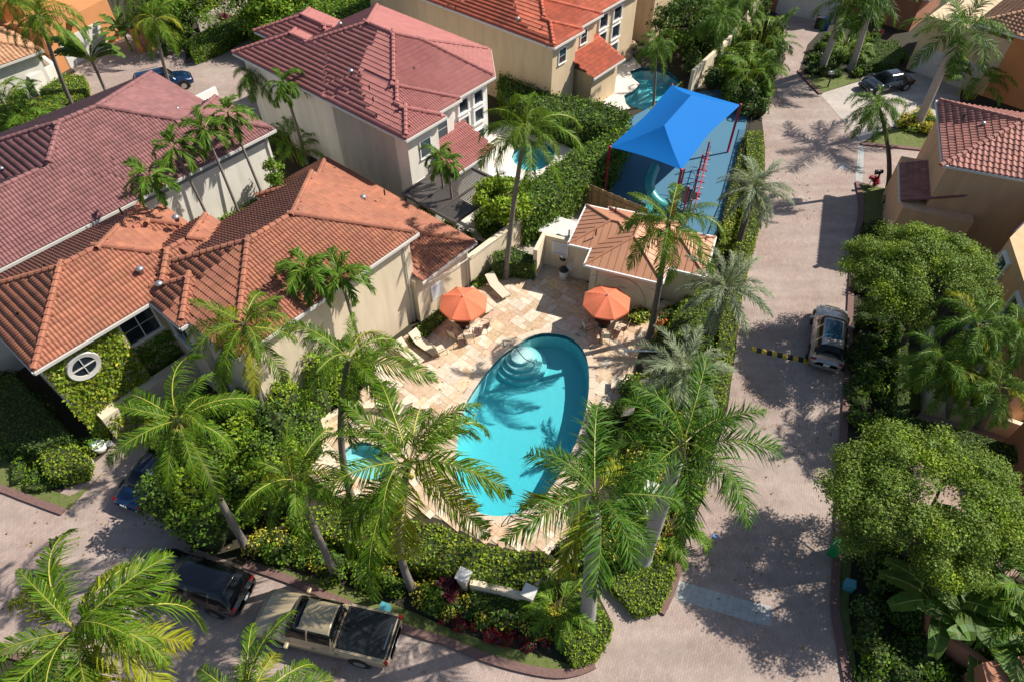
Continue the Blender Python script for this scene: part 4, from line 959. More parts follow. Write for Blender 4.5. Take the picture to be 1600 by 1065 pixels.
# ------------------------------------------------------------------ cabana on the road axes
cb = house('pool_cabana', 'cream pool cabana with a standing-seam terracotta metal hip roof', at(980, 430), 'cabana')
c0 = at(914, 413, 2.9); ca, cbv = c0.dot(CD(1, 0)), c0.dot(CD(0, 1))
cr = [Roof(rect(ca, ca + 4.45, cbv, cbv + 5.6), 2.9, 0.42), Roof(rect(ca - 1.4, ca + 3.0, cbv + 1.45, cbv + 5.35), 2.88, 0.40), Roof(rect(ca + 2.5, ca + 6.6, cbv + 1.4, cbv + 5.0), 2.87, 0.40)]
def metal_roof(h, roofs, F, matr):
    ed = MB()
    for ri, r in enumerate(roofs):
        for i, pg in r.facets():
            a, t, nn, L, g = r.E[i]; u0 = min((q[0] - a[0]) * t[0] + (q[1] - a[1]) * t[1] for q in pg); u1 = max((q[0] - a[0]) * t[0] + (q[1] - a[1]) * t[1] for q in pg)
            n = int(math.ceil((u1 - u0) / 0.42))
            for k in range(n):
                ua, ub = u0 + k * 0.42, u0 + (k + 1) * 0.42
                f_ = lambda q, s_=1, u_=0: s_ * ((q[0] - a[0]) * t[0] + (q[1] - a[1]) * t[1] - u_)
                c = clip_half(clip_half(list(pg), lambda q: f_(q, 1, ua + 0.012)), lambda q: f_(q, -1, ub - 0.012))
                if len(c) < 3: continue
                m = MB(); up = [F(q[0], q[1], r.e + r.k * r.d(q, i) - 0.004 * ri) for q in c]; lo = [p - Vector((0, 0, .05)) for p in up]; nn_ = len(up)
                m.add(up + lo, [tuple(range(nn_))] + [(q, nn_ + q, nn_ + (q + 1) % nn_, (q + 1) % nn_) for q in range(nn_)])
                ms = min(max(0.0, 0.0), 0.0); m.build('roof_panel', M[matr], h, world=True)
                # seam rib between panels
                line = [q for q in c if abs(f_(q, 1, ub - 0.012)) < 0.002]
                if len(line) >= 2 and k < n - 1:
                    A_, B_ = line[0], line[-1]; ed.tube([F(A_[0], A_[1], r.e + r.k * r.d(A_, i) + 0.015), F(B_[0], B_[1], r.e + r.k * r.d(B_, i) + 0.015)], 0.016, 4)
        ne = len(r.E)
        for e in r.E:
            a, t, nn, L, g = e; ca_ = F(a[0] + t[0] * L / 2 - nn[0] * .04, a[1] + t[1] * L / 2 - nn[1] * .04, r.e - 0.07); tv = F(t[0], t[1]) ; MB().box(ca_, (L + .1, 0.1, 0.13 - 0.004 * ri), math.atan2(tv.y, tv.x)).build('gutter', M['whitepaint'], h, world=True)
    ed.build('roof_seams', M[matr], h, world=True)
metal_roof(cb, cr, CD, 'copper')
def ridge_cap(h, P, Q, matr='copper'): MB().tube([P + Vector((0, 0, .02)), Q + Vector((0, 0, .02))], 0.07, 6).build('ridge_cap', M[matr], h, world=True)
for r in cr:
    (x0, y0), (x1, y1) = r.p[0], r.p[2]; x0, x1 = min(x0, x1), max(x0, x1); y0, y1 = min(y0, y1), max(y0, y1); hw = min(x1 - x0, y1 - y0) / 2; zt = r.e + r.k * hw
    if x1 - x0 > y1 - y0: e0, e1 = (x0 + hw, y0 + hw), (x1 - hw, y0 + hw)
    else: e0, e1 = (x0 + hw, y0 + hw), (x0 + hw, y1 - hw)
    for cxy in ((x0, y0), (x1, y0), (x0, y1), (x1, y1)):
        en = min((e0, e1), key=lambda e: (e[0] - cxy[0]) ** 2 + (e[1] - cxy[1]) ** 2); ridge_cap(cb, CD(cxy[0], cxy[1], r.e), CD(en[0], en[1], zt))
    ridge_cap(cb, CD(*e0, zt), CD(*e1, zt))
wall_box(cb, CD, ca + 0.3, ca + 4.15, cbv + 0.3, cbv + 5.3, 2.82, 'cream'); wall_box(cb, CD, ca - 1.1, ca + 3, cbv + 1.8, cbv + 5.0, 2.8, 'cream'); wall_box(cb, CD, ca + 2.5, ca + 6.3, cbv + 1.8, cbv + 4.7, 2.79, 'cream')
# arched niche
ar = MB(); F3 = lambda a, z, o: CD(ca + 2.25 + a, cbv + 0.3 - o, z)
for k in range(20):
    t0, t1 = math.pi * k / 20, math.pi * (k + 1) / 20; vs = []
    for tt in (t0, t1):
        for r_, o_ in ((1.38, 0.0), (1.38, 0.07), (1.5, 0.07), (1.5, 0.0)): vs.append(F3(r_ * math.cos(tt), 0.35 + 1.32 * r_ * math.sin(tt), o_))
    ar.add(vs, [(0, 1, 5, 4), (1, 2, 6, 5), (2, 3, 7, 6)])
ar.build('arch_moulding', M['cream'], cb, world=True)
MB().box(CD(ca + 2.25, cbv + 0.18, 0.14), (4.1, 0.26, 0.28), R(-20)).build('plinth', M['trim'], cb, world=True)
for a_ in (0.5, 3.95): MB().box(CD(ca + a_, cbv + 0.265, 1.3), (0.34, 0.07, 2.4), R(-20)).build('pilaster', M['cream'], cb, world=True)
for a_, z_ in ((2.25, 1.55), (0.55, 2.0), (3.9, 2.0)): MB().box(CD(ca + a_, cbv + 0.22, z_), (0.34, 0.05, 0.09), R(-20)).build('wall_plaque', M['trim'], cb, world=True)
for px, py, z in ((889,367,3.0), (931,366,3.4), (962,329,3.2)): pipe(cb, at(px, py, z), 0.045, 0.35)
# side wall with notice, shower bench and pots left of the cabana
sw = thing('screen_wall', 'L-shaped cream screen wall left of the cabana holding a notice', 'wall', at(838, 435))
w0 = at(838, 436); w0a, w0b = w0.dot(CD(1, 0)), w0.dot(CD(0, 1))
MB().prism([CD(w0a - .25, w0b), CD(w0a, w0b), CD(w0a, w0b + 1.75), CD(w0a - .25, w0b + 1.75)], 0, 2.3).build('wall', M['cream'], sw, world=True)
MB().prism([CD(w0a, w0b + 1.5), CD(w0a + 2.0, w0b + 1.5), CD(w0a + 2.0, w0b + 1.75), CD(w0a, w0b + 1.75)], 0, 2.29).build('wall', M['cream'], sw, world=True)
nt_ = thing('pool_rules_sign', 'white pool notice with grey lines and a blue footer on the cream screen wall', 'sign', CD(w0a + 1.0, w0b + 1.46, 1.55))
MB().box((0, 0, 0), (1.05, 0.04, 0.95), R(-20)).build('board', M['signwhite'], nt_)
ln = MB()
for k in range(6): ln.box(Vector((0, 0, 0.34 - k * 0.11)) + CD(0, -0.024), (0.8, 0.005, 0.03), R(-20), 0)
ln.box(Vector((0, 0, -0.36)) + CD(0, -0.024), (0.85, 0.006, 0.07), R(-20), 1); ln.build('print_lines', [M['signgrey'], M['signblue']], nt_)
bn = thing('stone_bench', 'pale stone bar bench standing beside the cabana wall', 'bench', at(893, 425)); MB().box((0, 0, 0.85), (0.45, 1.5, 0.08), R(-20)).build('top', M['trim'], bn); MB().box((0, 0, 0.4), (0.3, 0.9, 0.8), R(-20)).build('base', M['cream'], bn)
for px, py, lab, mt in ((880,415,'round steel kettle grill by the cream screen wall', 'steel'), (880,436,'grey lidded bin in front of the kettle grill', 'tankw')):
    g_ = thing('kettle_grill' if mt == 'steel' else 'deck_bin', lab, 'grill' if mt == 'steel' else 'bin', at(px, py))
    if mt == 'steel': MB().lathe((0, 0, 0), [(.12, 0), (.08, .5), (.30, .62), (.34, .8)], 14).build('bowl', M['dark'], g_, True); MB().lathe((0, 0, .8), [(.34, 0), (.3, .13), (.18, .22), (.02, .26)], 14).build('lid', M[mt], g_, True)
    else: MB().lathe((0, 0, 0), [(.24, 0), (.28, .75)], 14).build('body', M[mt], g_, True); MB().lathe((0, 0, .75), [(.30, 0), (.28, .1), (.12, .2), (.02, .22)], 14).build('lid', M['dark'], g_, True)
for px, py in ((904,392), (904,410)):
    g_ = thing('wall_lantern', 'small dark lantern %s on the cabana side wall' % ('higher' if py < 400 else 'lower'), 'lamp', at(px, py, 1.7 if py < 400 else 1.2)); MB().box((0, 0, 0), (0.1, 0.1, 0.28), 0).build('body', M['bronze'], g_); MB().box((0, 0, .17), (0.14, 0.14, 0.05), 0).build('cap', M['bronze'], g_)
# wooden fence behind the cabana
wf = thing('wood_fence', 'tall pine board fence between the service yard and the playground', 'fence', at(940, 330))
fa, fb = AB(-21.35, 32.5), at(1005, 362); n = 0; L = (fb - fa).length; dv = (fb - fa).normalized(); nb_ = int(L / 0.165); rz = math.atan2(dv.y, dv.x)
bm_ = MB().box((0, 0, 0.95), (0.155, 0.025, 1.9)).mesh('board', M['wood'])
for k in range(nb_):
    o = link('board', bm_, wf); o.location = fa + dv * (0.1 + k * 0.165) - wf.location; o.rotation_euler = (0, 0, rz); o.scale = (1, 1, random.uniform(.98, 1.02))
for k in range(4): MB().box(fa + dv * (0.2 + k * L / 3.1) + Vector((0, 0, 0.98)) + Vector((-dv.y, dv.x, 0)) * -0.07, (0.1, 0.1, 1.96), rz).build('post', M['wood'], wf, world=True)
for z_ in (0.4, 1.5): MB().box((fa + fb) / 2 + Vector((0, 0, z_)) + Vector((-dv.y, dv.x, 0)) * -0.04, (L, 0.05, 0.09), rz).build('rail', M['wood'], wf, world=True)
for px, py, mt, lab in ((889,330,'tank','cream cylindrical water tank with a dark lid opening'), (901,323,'tankw','white cylindrical water tank behind the cream tank')):
    g_ = thing('water_tank', lab, 'tank', at(px, py)); MB().lathe((0, 0, 0), [(.38, 0), (.40, .05), (.40, 1.15), (.36, 1.22)], 18).build('body', M[mt], g_, True); MB().lathe((0, 0, 1.22), [(.22, 0), (.22, .05)], 14).build('lid', M['dark' if mt == 'tank' else 'tankw'], g_, True)
tb_ = thing('covered_counter', 'long counter under a wrinkled white sheet in the service yard', 'counter', at(872, 372)); 
m = MB(); gx, gy = 9, 7; ra = random.Random(3)
vs = [CD(-1.1 + 2.2 * i / (gx - 1), -0.9 + 1.8 * j / (gy - 1), 0.95 + ra.uniform(-.05, .07)) for j in range(gy) for i in range(gx)]; m.add(vs, [(j * gx + i, j * gx + i + 1, (j + 1) * gx + i + 1, (j + 1) * gx + i) for j in range(gy - 1) for i in range(gx - 1)])
m.build('sheet', M['tankw'], tb_, True); MB().box((0, 0, 0.44), (2.1, 1.7, 0.86), R(-20)).build('body', M['rock'], tb_)
# ------------------------------------------------------------------ houses on the right, top corners
r1 = house('right_house', 'peach two-storey house with large brown-red barrel tiles at the right edge', at(1540, 260))
g0 = at(1475, 257, 6.2); ra_, rb_ = g0.dot(CD(1, 0)), g0.dot(CD(0, 1))
rr1 = [Roof(rect(ra_, ra_ + 11, rb_, rb_ + 7.7), 6.2, 0.36)]
_tw, _tl = TW, TL
roof_parts(r1, rr1, CD, 'tile_brown', 300)
wall_box(r1, CD, ra_ + 0.35, ra_ + 10.6, rb_ + 0.35, rb_ + 7.3, 6.12, 'peach2')
wall_box(r1, CD, ra_ - 1.0, ra_ + 3, rb_ - 0.4, rb_ + 5.6, 3.1, 'peach2')
roof_parts(r1, [Roof(rect(ra_ - 1.1, ra_ + 2, rb_ + 0.2, rb_ + 4.6), 3.15, 0.36, gables=(0, 1, 2))], CD, 'tile_brown', 60, cap=False)
for px, py, z in ((1535,196,7.0),): vent(r1, at(px, py, z), 0.12, 0.25)
pipe(r1, at(1505, 185, 6.8))
r2 = house('right_side_house', 'terracotta-peach house with white framed bay window at the right edge', at(1640, 480))
f0 = at(1578, 372, 5.6)
MB().prism([at(1578, 372, 5.6), at(1700, 250, 5.6), at(1900, 500, 5.6), at(1640, 560, 5.6)], 0, 5.6).build('wall', M['peach2'], r2, world=True)
wv = (at(1578, 372, 5.6) - at(1640, 560, 5.6)); wv.z = 0; wn_ = Vector((wv.y, -wv.x, 0)).normalized()
if wn_.x > 0: wn_ = -wn_
q0 = at(1578, 372, 5.6); q1 = at(1640, 560, 5.6)
for u_, z_, w_, h_ in ((0.12, 4.2, 1.0, 1.7), (0.5, 4.2, 1.3, 1.6), (0.3, 1.5, 1.3, 1.9), (0.7, 1.5, 1.3, 1.9)):
    c = q0.lerp(q1, u_); window(r2, Vector((c.x, c.y, z_)) + wn_ * 0.01, w_, h_, wn_, (1, 2), 'whitepaint', 'glassblue', 0.16, 0.16)
nf = (at(1700, 250, 5.6) - q0); nf.z = 0; n2_ = Vector((-nf.y, nf.x, 0)).normalized(); n2_ = n2_ if n2_.x < 0 else -n2_
c = q0.lerp(at(1700, 250, 5.6), 0.22); window(r2, Vector((c.x, c.y, 4.2)) + n2_ * .01, 1.4, 1.7, n2_, (1, 2), 'whitepaint', 'glassblue', 0.16, 0.18)
ywall = thing('right_yard_wall', 'low tan wall enclosing the shaded yard of red-leaved plants at right', 'wall', at(1440, 640))
MB().strip([at(1442, 530, 0), at(1442, 645, 0), at(1520, 662, 0), at(1600, 690, 0), at(1700, 720, 0)], 0.25, 0, 1.15).build('wall', M['cream'], ywall, world=True)
r3 = house('lower_right_house', 'terracotta stucco house corner under the big leaves at bottom right', at(1620, 980))
MB().prism([at(1560, 700, 0), at(1850, 700, 0), at(1850, 860, 0), at(1600, 815, 0)], 0, 3.0).build('wall', M['terra'], r3, world=True)
MB().prism([at(1490, 1062, 0), at(1560, 1050, 0), at(1750, 1110, 0), at(1750, 1250, 0), at(1520, 1200, 0)], 0, 2.2).build('wall', M['terra'], r3, world=True)
MB().strip([at(1430, 960), at(1436, 1000), at(1490, 1040), at(1560, 1090)], 0.25, 0, 1.6).build('wall', M['terra'], r3, world=True)
tr_ = house('top_right_house', 'orange garage house with two white doors at the top right', at(1530, 100))
# wall faces the driveway: from (1425,110) to (1560,150)
ga, gb = at(1415, 108), at(1535, 150); gv = (gb - ga).normalized(); gn = Vector((-gv.y, gv.x, 0)) * -1; gn = gn if gn.y < 0 else -gn
MB().prism([ga, gb, gb - gn * 9, ga - gn * 9], 0, 4.6).build('wall', M['peach'], tr_, world=True)
MB().prism([gb + gv * 0.01, gb + gv * 9, gb + gv * 9 - gn * 9, gb + gv * .01 - gn * 9], 0, 5.2).build('wall', M['orange'], tr_, world=True)
for u_ in (0.24, 0.72):
    c = ga.lerp(gb, u_) + gn * 0.03; m = MB(); rz = math.atan2(gv.y, gv.x); d = link('garage_door', MB().box(c + Vector((0, 0, 1.1)) - tr_.location, (2.3, 0.06, 2.2), rz).mesh('garage_door', M['trim']), tr_)
    ln = MB()
    for k in range(4): ln.box(c + gn * 0.035 + Vector((0, 0, 0.35 + k * 0.52)) - tr_.location, (2.2, 0.02, 0.46), rz)
    ln.build('door_panel', M['trim'], d)
G4 = frame(math.degrees(math.atan2(gv.y, gv.x))); gc = (ga - gn * 4.5); a4, b4 = Vector((gc.x, gc.y, 0)).dot(G4(1, 0)), Vector((gc.x, gc.y, 0)).dot(G4(0, 1))
roof_parts(tr_, [Roof(rect(a4 + (gb - ga).length * 0.55, a4 + 16, b4 - 4.9, b4 + 5), 5.25, 0.36)], G4, 'tile_tan', 60)
to = house('top_orange_house', 'orange house with a grey tiled roof edge behind palms at the top', at(1395, 30)); ta, tb2 = at(1312, 18), at(1420, 50)
tv_ = (tb2 - ta).normalized(); tn = Vector((-tv_.y, tv_.x, 0)); 
MB().prism([ta, tb2, tb2 + tn * 8, ta + tn * 8], 0, 3.2).build('wall', M['terra'], to, world=True)
G5 = frame(math.degrees(math.atan2(tv_.y, tv_.x))); gc = ta.lerp(tb2, .5) + tn * 4; a5, b5 = gc.dot(G5(1, 0)), gc.dot(G5(0, 1)); roof_parts(to, [Roof(rect(a5 - 3.6, a5 + 4, b5 - 4.4, b5 + 4), 3.25, 0.36)], G5, 'tile_tan', 60)
tg = house('top_garage_house', 'shaded house with a wide pale garage door at the top edge', at(1260, -20)); ta, tb2 = at(1212, 20), at(1305, 38); tv_ = (tb2 - ta).normalized(); tn = Vector((-tv_.y, tv_.x, 0))
MB().prism([ta - tv_, tb2, tb2 + tn * 8, ta + tn * 8 - tv_], 0, 5.0).build('wall', M['terra'], tg, world=True); rz = math.atan2(tv_.y, tv_.x)
c = ta.lerp(tb2, .48) - tn * .03; d = MB().box(c + Vector((0, 0, 1.2)), (5.6, 0.06, 2.4), rz).build('garage_door', M['trim'], tg, world=True)
ln = MB()
for k in range(4): ln.box(c - tn * .035 + Vector((0, 0, .38 + k * .56)) - tg.location, (5.5, .02, .5), rz)
ln.build('door_panel', M['trim'], d)
# top left: white garage block and orange house
wl = house('top_left_white_house', 'white stucco house block with a small tan tiled roof at top left', AB(-60, 24)); w1 = at(66, 78, 3.3); wa, wb = w1.dot(AB(1, 0)), w1.dot(AB(0, 1))
wall_box(wl, AB, wa - 8, wa - 0.4, wb - 9, wb - 0.4, 3.2, 'white'); roof_parts(wl, [Roof(rect(wa - 8.4, wa, wb - 9.4, wb), 3.25, 0.36)], AB, 'tile_tan', 80)
MB().strip([at(60, 100), at(98, 130), at(60, 150)], 0.3, 0, 1.7).build('side_wall', M['white'], wl, world=True)
for k in range(9): MB().box(at(62 + k * 4.5, 88 + k * 4.2) + Vector((0, 0, .8)), (0.04, 0.04, 1.6)).build('gate_bar', M['bronze'], wl, world=True)
ol = house('top_left_orange_house', 'bright orange house with a pale sectional garage door at top left', AB(-62, 40)); oa_, ob_ = at(108, 108), at(160, 78)
ov = (ob_ - oa_).normalized(); on = Vector((-ov.y, ov.x, 0)); on = on if on.y > 0 else -on; rz = math.atan2(ov.y, ov.x)
P_ = [oa_ - ov * 0.9, ob_ + ov * 2.6, ob_ + ov * 2.6 + on * 9, oa_ - ov * 0.9 + on * 9]; MB().prism(P_, 0, 3.6).build('wall', M['orange'], ol, world=True)
MB().prism([p + on * 4 + ov * 0.3 for p in P_], 0, 6.4).build('wall', M['orange'], ol, world=True)
c = oa_.lerp(ob_, 0.62) - on * .03; d = MB().box(c + Vector((0, 0, 1.15)), (4.6, 0.06, 2.3), rz).build('garage_door', M['trim'], ol, world=True); ln = MB()
for k in range(5): ln.box(c - on * .035 + Vector((0, 0, .26 + k * .45)) - ol.location, (4.5, .02, .41), rz)
ln.build('door_panel', M['trim'], d)
MB().box(at(236, 78) + Vector((0, 0, 1.1)), (0.5, 0.5, 2.2)).build('gate_pillar', M['orange'], ol, world=True); MB().box(at(222, 82) + Vector((0, 0, 1.1)), (0.5, 0.5, 2.2)).build('gate_pillar', M['orange'], ol, world=True)
MB().strip([at(312, 50), at(372, 20)], .25, 0, 1.25).build('path_wall', M['curbpale']); tag(bpy.data.objects['path_wall'], 'low pale wall top above the clipped hedge at top left', 'wall')

# ------------------------------------------------------------------ playground
PG = [(915,290),(985,350),(1085,388),(1112,388),(1135,320),(1160,230),(1172,160),(1120,140),(1050,150),(975,190),(930,250)]
struct(MB().prism(poly(PG), 0, 0.03).build('play_surface', M['rubber']))
SZ = 3.9; tp = [at(953, 230, SZ), at(1065, 266, SZ), at(1157, 164, SZ), at(1050, 133, SZ)]
sl = pl_ = thing('shade_sail', 'bright royal blue fabric shade on red posts stretched over the playground', 'canopy', Vector((11, 42, 0)))
for p in tp: MB().tube([Vector((p.x, p.y, 0)), Vector((p.x, p.y, SZ))], 0.09, 12).build('post', M['redpole'], pl_, True, True); MB().lathe(Vector((p.x, p.y, SZ)), [(.11, -.03), (.11, .06), (.03, .1)], 12).build('post_cap', M['redpole'], pl_, True, True)
r0_, r1_ = at(1038, 196, SZ + 1.35), at(1080, 149, SZ + 1.35)
MB().tube([r0_ - Vector((0, 0, .12)), r1_ - Vector((0, 0, .12))], 0.05, 8).build('ridge_pole', M['redpole'], sl, True, True)
def sail_panel(a, b, c, d, name='fabric_panel'):
    """ruled surface from outer edge a-b (bowed inwards) to inner edge c-d"""
    m = MB(); n = 14; k = 8; vs = []; mid = (tp[0] + tp[2]) / 2
    for j in range(k + 1):
        for i in range(n + 1):
            u, v = i / n, j / k; e = a.lerp(b, u); e = e + (mid - e).normalized() * (0.22 * (a - b).length / 8 * 4 * u * (1 - u)); e.z = a.z + 0.05 * 4 * u * (1 - u); f = d.lerp(c, u); p = e.lerp(f, v); p.z -= 0.10 * math.sin(math.pi * v); vs.append(p)
    m.add(vs, [(j * (n + 1) + i, j * (n + 1) + i + 1, (j + 1) * (n + 1) + i + 1, (j + 1) * (n + 1) + i) for j in range(k) for i in range(n)]); return m.build(name, M['bluesail'], sl, True, True)
sail_panel(tp[0], tp[1], r0_, r0_); sail_panel(tp[1], tp[2], r1_, r0_); sail_panel(tp[2], tp[3], r1_, r1_); sail_panel(tp[3], tp[0], r0_, r1_)
# slide tower and climber
ps = thing('play_slide', 'teal curved tube slide beneath the blue shade', 'slide', at(1035, 320)); pth = smooth_path([at(1022, 262, 1.5), at(1014, 285, 1.3), at(1018, 305, .8), at(1030, 318, .45), at(1043, 322, .3)], 5)
MB().tube(pth, .40, 14, cap=False).build('chute', M['teal'], ps, True, True)
MB().box(at(1012, 335) + Vector((0, 0, .25)), (0.5, 0.9, .5), R(-20)).build('step', M['teal'], ps, world=True)
pt = thing('play_tower', 'red and tan climbing tower with rails beside the blue shade edge', 'play structure', at(1075, 320))
for px, py, h_, mt in ((1052,345,2.2,'f_dead'), (1066,338,2.4,'redpaint'), (1080,318,2.3,'redpaint'), (1060,308,2.3,'redpaint'), (1072,350,2.0,'f_dead'), (1088,285,2.3,'redpaint'), (1098,265,2.3,'redpaint')): p = at(px, py); MB().tube([p, p + Vector((0, 0, h_))], .06, 8).build('post', M[mt], pt, True, True)
MB().box(at(1066, 325) + Vector((0, 0, 1.1)), (1.4, 1.4, .08), R(35)).build('platform', M['dark'], pt, world=True)
for k in range(9): p = at(1084 + k * 2.2, 330 - k * 9); MB().box(p + Vector((0, 0, 1.0)), (.5, .05, .07), R(-20)).build('rung', M['redpaint' if k % 2 else 'trim'], pt, world=True)
for z_ in (.6, 1.2, 1.8): MB().tube([at(1080, 345) + Vector((0, 0, z_)), at(1102, 262) + Vector((0, 0, z_))], .03, 6).build('rail', M['redpaint'], pt, True, True)
cl = thing('monkey_bar_ladder', 'thin blue ladder climber standing on the blue play surface', 'climber', at(1090, 290))
MB().tube(smooth_path([at(1086, 300), at(1088, 282, 1.2), at(1082, 262, 1.9), at(1075, 262, 1.9)], 4), .03, 6).build('frame', M['signblue'], cl, True, True)
for k in range(8): p = at(1085 + k * .9, 300 - k * 5); MB().tube([p + Vector((-.18, 0, .3 + k * .18)), p + Vector((.18, 0, .3 + k * .18))], .02, 5).build('rung', M['signblue'], cl, True, True)
mf = thing('play_mural_panels', 'row of colourful play panels leaning on the hedge left of the shade', 'panels', at(935, 265))
for k, c in enumerate(((.3, .02, .3), (.02, .3, .25), (.5, .25, .02), (.05, .1, .5), (.35, .02, .2), (.05, .3, .1))):
    mm = mat('panel_paint_%d' % k, c, .6); p = at(922 + k * 9, 278 - k * 9); MB().box(p + Vector((0, 0, .55)), (.6, .06, 1.1), R(48)).build('panel', mm, mf, world=True)
MB().strip([at(1083, 390), at(1112, 392), at(1140, 320), at(1170, 200)], .05, .9, .95).build('play_fence_rail', M['dark'], None); o = bpy.data.objects['play_fence_rail']; pfo = thing('play_fence', 'low black picket fence along the road side of the playground', 'fence', at(1130, 330)); o.name = 'rail'; o.parent = pfo; o.location = -pfo.location
pth = [at(1083, 390), at(1112, 392), at(1140, 320), at(1170, 200)]
pk = MB().box((0, 0, .48), (.025, .025, .96)).mesh('picket', M['dark'])
for i in range(3):
    L = (pth[i + 1] - pth[i]).length
    for k in range(int(L / .16)): o = link('picket', pk, pfo); o.location = pth[i].lerp(pth[i + 1], k * .16 / L) - pfo.location

# ------------------------------------------------------------------ vehicles
M['p_tan'] = mat('tan_car_paint', (0.46, 0.37, 0.24), 0.34, coat=0.8, metal=0.3); M['p_black'] = mat('black_car_paint', (0.004, 0.0045, 0.006), 0.2, coat=1.0); M['p_blue'] = mat('blue_car_paint', (0.004, 0.025, 0.08), 0.22, coat=1.0, metal=0.4)
M['p_silver'] = mat('bronze_silver_car_paint', (0.38, 0.36, 0.35), 0.28, coat=1.0, metal=0.6); M['cglass'] = mat('car_glass', (0.006, 0.008, 0.010), 0.08, spec=0.35); M['cover'] = mat('tonneau_cover', (0.02, 0.024, 0.028), 0.4, namt=.3)
M['lens'] = mat('headlight_lens', (.55, .57, .6), .12); M['tail'] = mat('tail_light', (.32, .008, .01), .2); M['plate'] = mat('licence_plate', (.7, .7, .68), .5); M['roofglass'] = mat('panoramic_roof_glass', (0.03, 0.10, 0.16), 0.08, spec=.9)
def car(name, label, pf, pr, L, paint, kind='suv', W=1.9, H=1.7, rails=False, pano=False, cat=None):
    """pf / pr: ground points under nose and tail; local +x is forward"""
    d = pf - pr; az = math.atan2(d.y, d.x); c = (pf + pr) / 2; t = thing(name, label, cat or 'car', Vector((c.x, c.y, 0.012)), az); hL, hw = L / 2, W / 2
    tr = kind == 'truck'; zb = 0.30 if tr else 0.22; zs = 1.12 if tr else (0.98 if kind == 'suv' else 0.84); ho = 0.10 if tr else 0.05
    hx = 0.23 * L if not tr else 0.262 * L   # windscreen foot
    def lerp_(x, tab):
        for (x0, v0), (x1, v1) in zip(tab, tab[1:]):
            if x <= x1: u = max(0, (x - x0) / (x1 - x0)); return v0 + (v1 - v0) * u * u * (3 - 2 * u)
        return tab[-1][1]
    if tr: top_t = [(-hL, zs - .03), (-.12 * L, zs), (hx, zs + .06), (hL - .9, zs + .06), (hL - .35, zs - .0), (hL - .05, .98), (hL, .9)]; pe, qe, se = 14, 5, 6
    elif kind == 'suv': top_t = [(-hL, .86), (-hL + .25, zs + .02), (-hL * .6, zs + .05), (0, zs + .03), (hx, zs + .05), (hL - .7, zs - .03), (hL - .2, .80), (hL, .66)]; pe, qe, se = 7, 3.4, 4.5
    else: top_t = [(-hL, .72), (-hL + .25, zs), (-hL * .55, zs + .06), (0, zs + .02), (hx, zs + .04), (hL - .6, zs - .08), (hL - .15, .64), (hL, .54)]; pe, qe, se = 6, 3.0, 4
    NX, NR = 44, 28; vs = []
    for i in range(NX + 1):
        s_ = -math.cos(math.pi * i / NX); x = hL * (abs(s_) ** .8) * (1 if s_ > 0 else -1); k = (1 - min(1, abs(x / hL)) ** pe) ** (1 / qe) if abs(x) < hL * .9999 else 0
        w = hw * (.62 + .38 * k) * (1 - .03 * max(0, x / hL)); zt = lerp_(x, top_t); z0 = zb + .22 * (1 - k); zt = z0 + (zt - z0) * (.80 + .20 * k); zm, hz = (z0 + zt) / 2, (zt - z0) / 2
        for q in range(NR):
            th = 2 * math.pi * q / NR; cq, sq = math.cos(th), math.sin(th)
            y = w * math.copysign(abs(cq) ** (2 / se), cq) * (1 - (.06 if sq > 0 else .03) * abs(sq)); z = zm + hz * math.copysign(abs(sq) ** (2 / se), sq) + (.03 * (1 - cq * cq) if sq > 0 else 0); vs.append(Vector((x, y, z)))
    m = MB(); m.add(vs, [(i * NR + q, (i + 1) * NR + q, (i + 1) * NR + (q + 1) % NR, i * NR + (q + 1) % NR)[::-1] for i in range(NX) for q in range(NR)] + [tuple(reversed(range(NR)))[::-1], tuple(NX * NR + q for q in range(NR))[::-1]])
    body = m.build('body', M[paint], t, True)
    # cabin
    rx0 = hx - (.80 if tr else .85 if kind == 'suv' else .95); rx1 = (-.115 * L + .16) if tr else (-hL + .55 if kind == 'suv' else -hL + 1.45); bx1 = -.115 * L if tr else (-hL + .14 if kind == 'suv' else -hL + .75)
    zr = H - .05; bw, rw = hw * .95, hw * (.76 if kind != 'truck' else .78); zc = zs + .0
    zc = zs - .06; GX, GT = 64, 40; cls = {}
    def roof_z(x):
        if x > rx0: u = (hx - x) / (hx - rx0); return math.sin(min(1, max(0, u)) * math.pi / 2) ** .85
        if x < rx1: u = (x - bx1) / (rx1 - bx1); return min(1, max(0, u)) ** (.55 if not tr else .35)
        return 1.0
    V = []
    for i in range(GX + 1):
        x = bx1 + (hx - bx1) * i / GX; f = roof_z(x); kx = (x - bx1) / (hx - bx1); wb = bw * (1 - .06 * max(0, kx - .6) / .4 - (.10 * max(0, .15 - kx) / .15 if not tr else 0))
        for j in range(GT + 1):
            tt = -1 + 2 * j / GT; tt = math.copysign(abs(tt) ** .8, tt); sh = (1 - abs(tt) ** 5.5) ** (1 / 1.5); wr_ = wb + (rw - wb) * sh * f
            V.append(Vector((x, tt * wr_, zc + (H - zc - .02) * f * sh * 1.0 + .03 * f * (1 - tt * tt))))
    def zf(p): return (p.z - zc) / (H - zc)
    posts = {'suv': (.30, .60, .86), 'truck': (.48,), 'sedan': (.28, .58)}[kind]
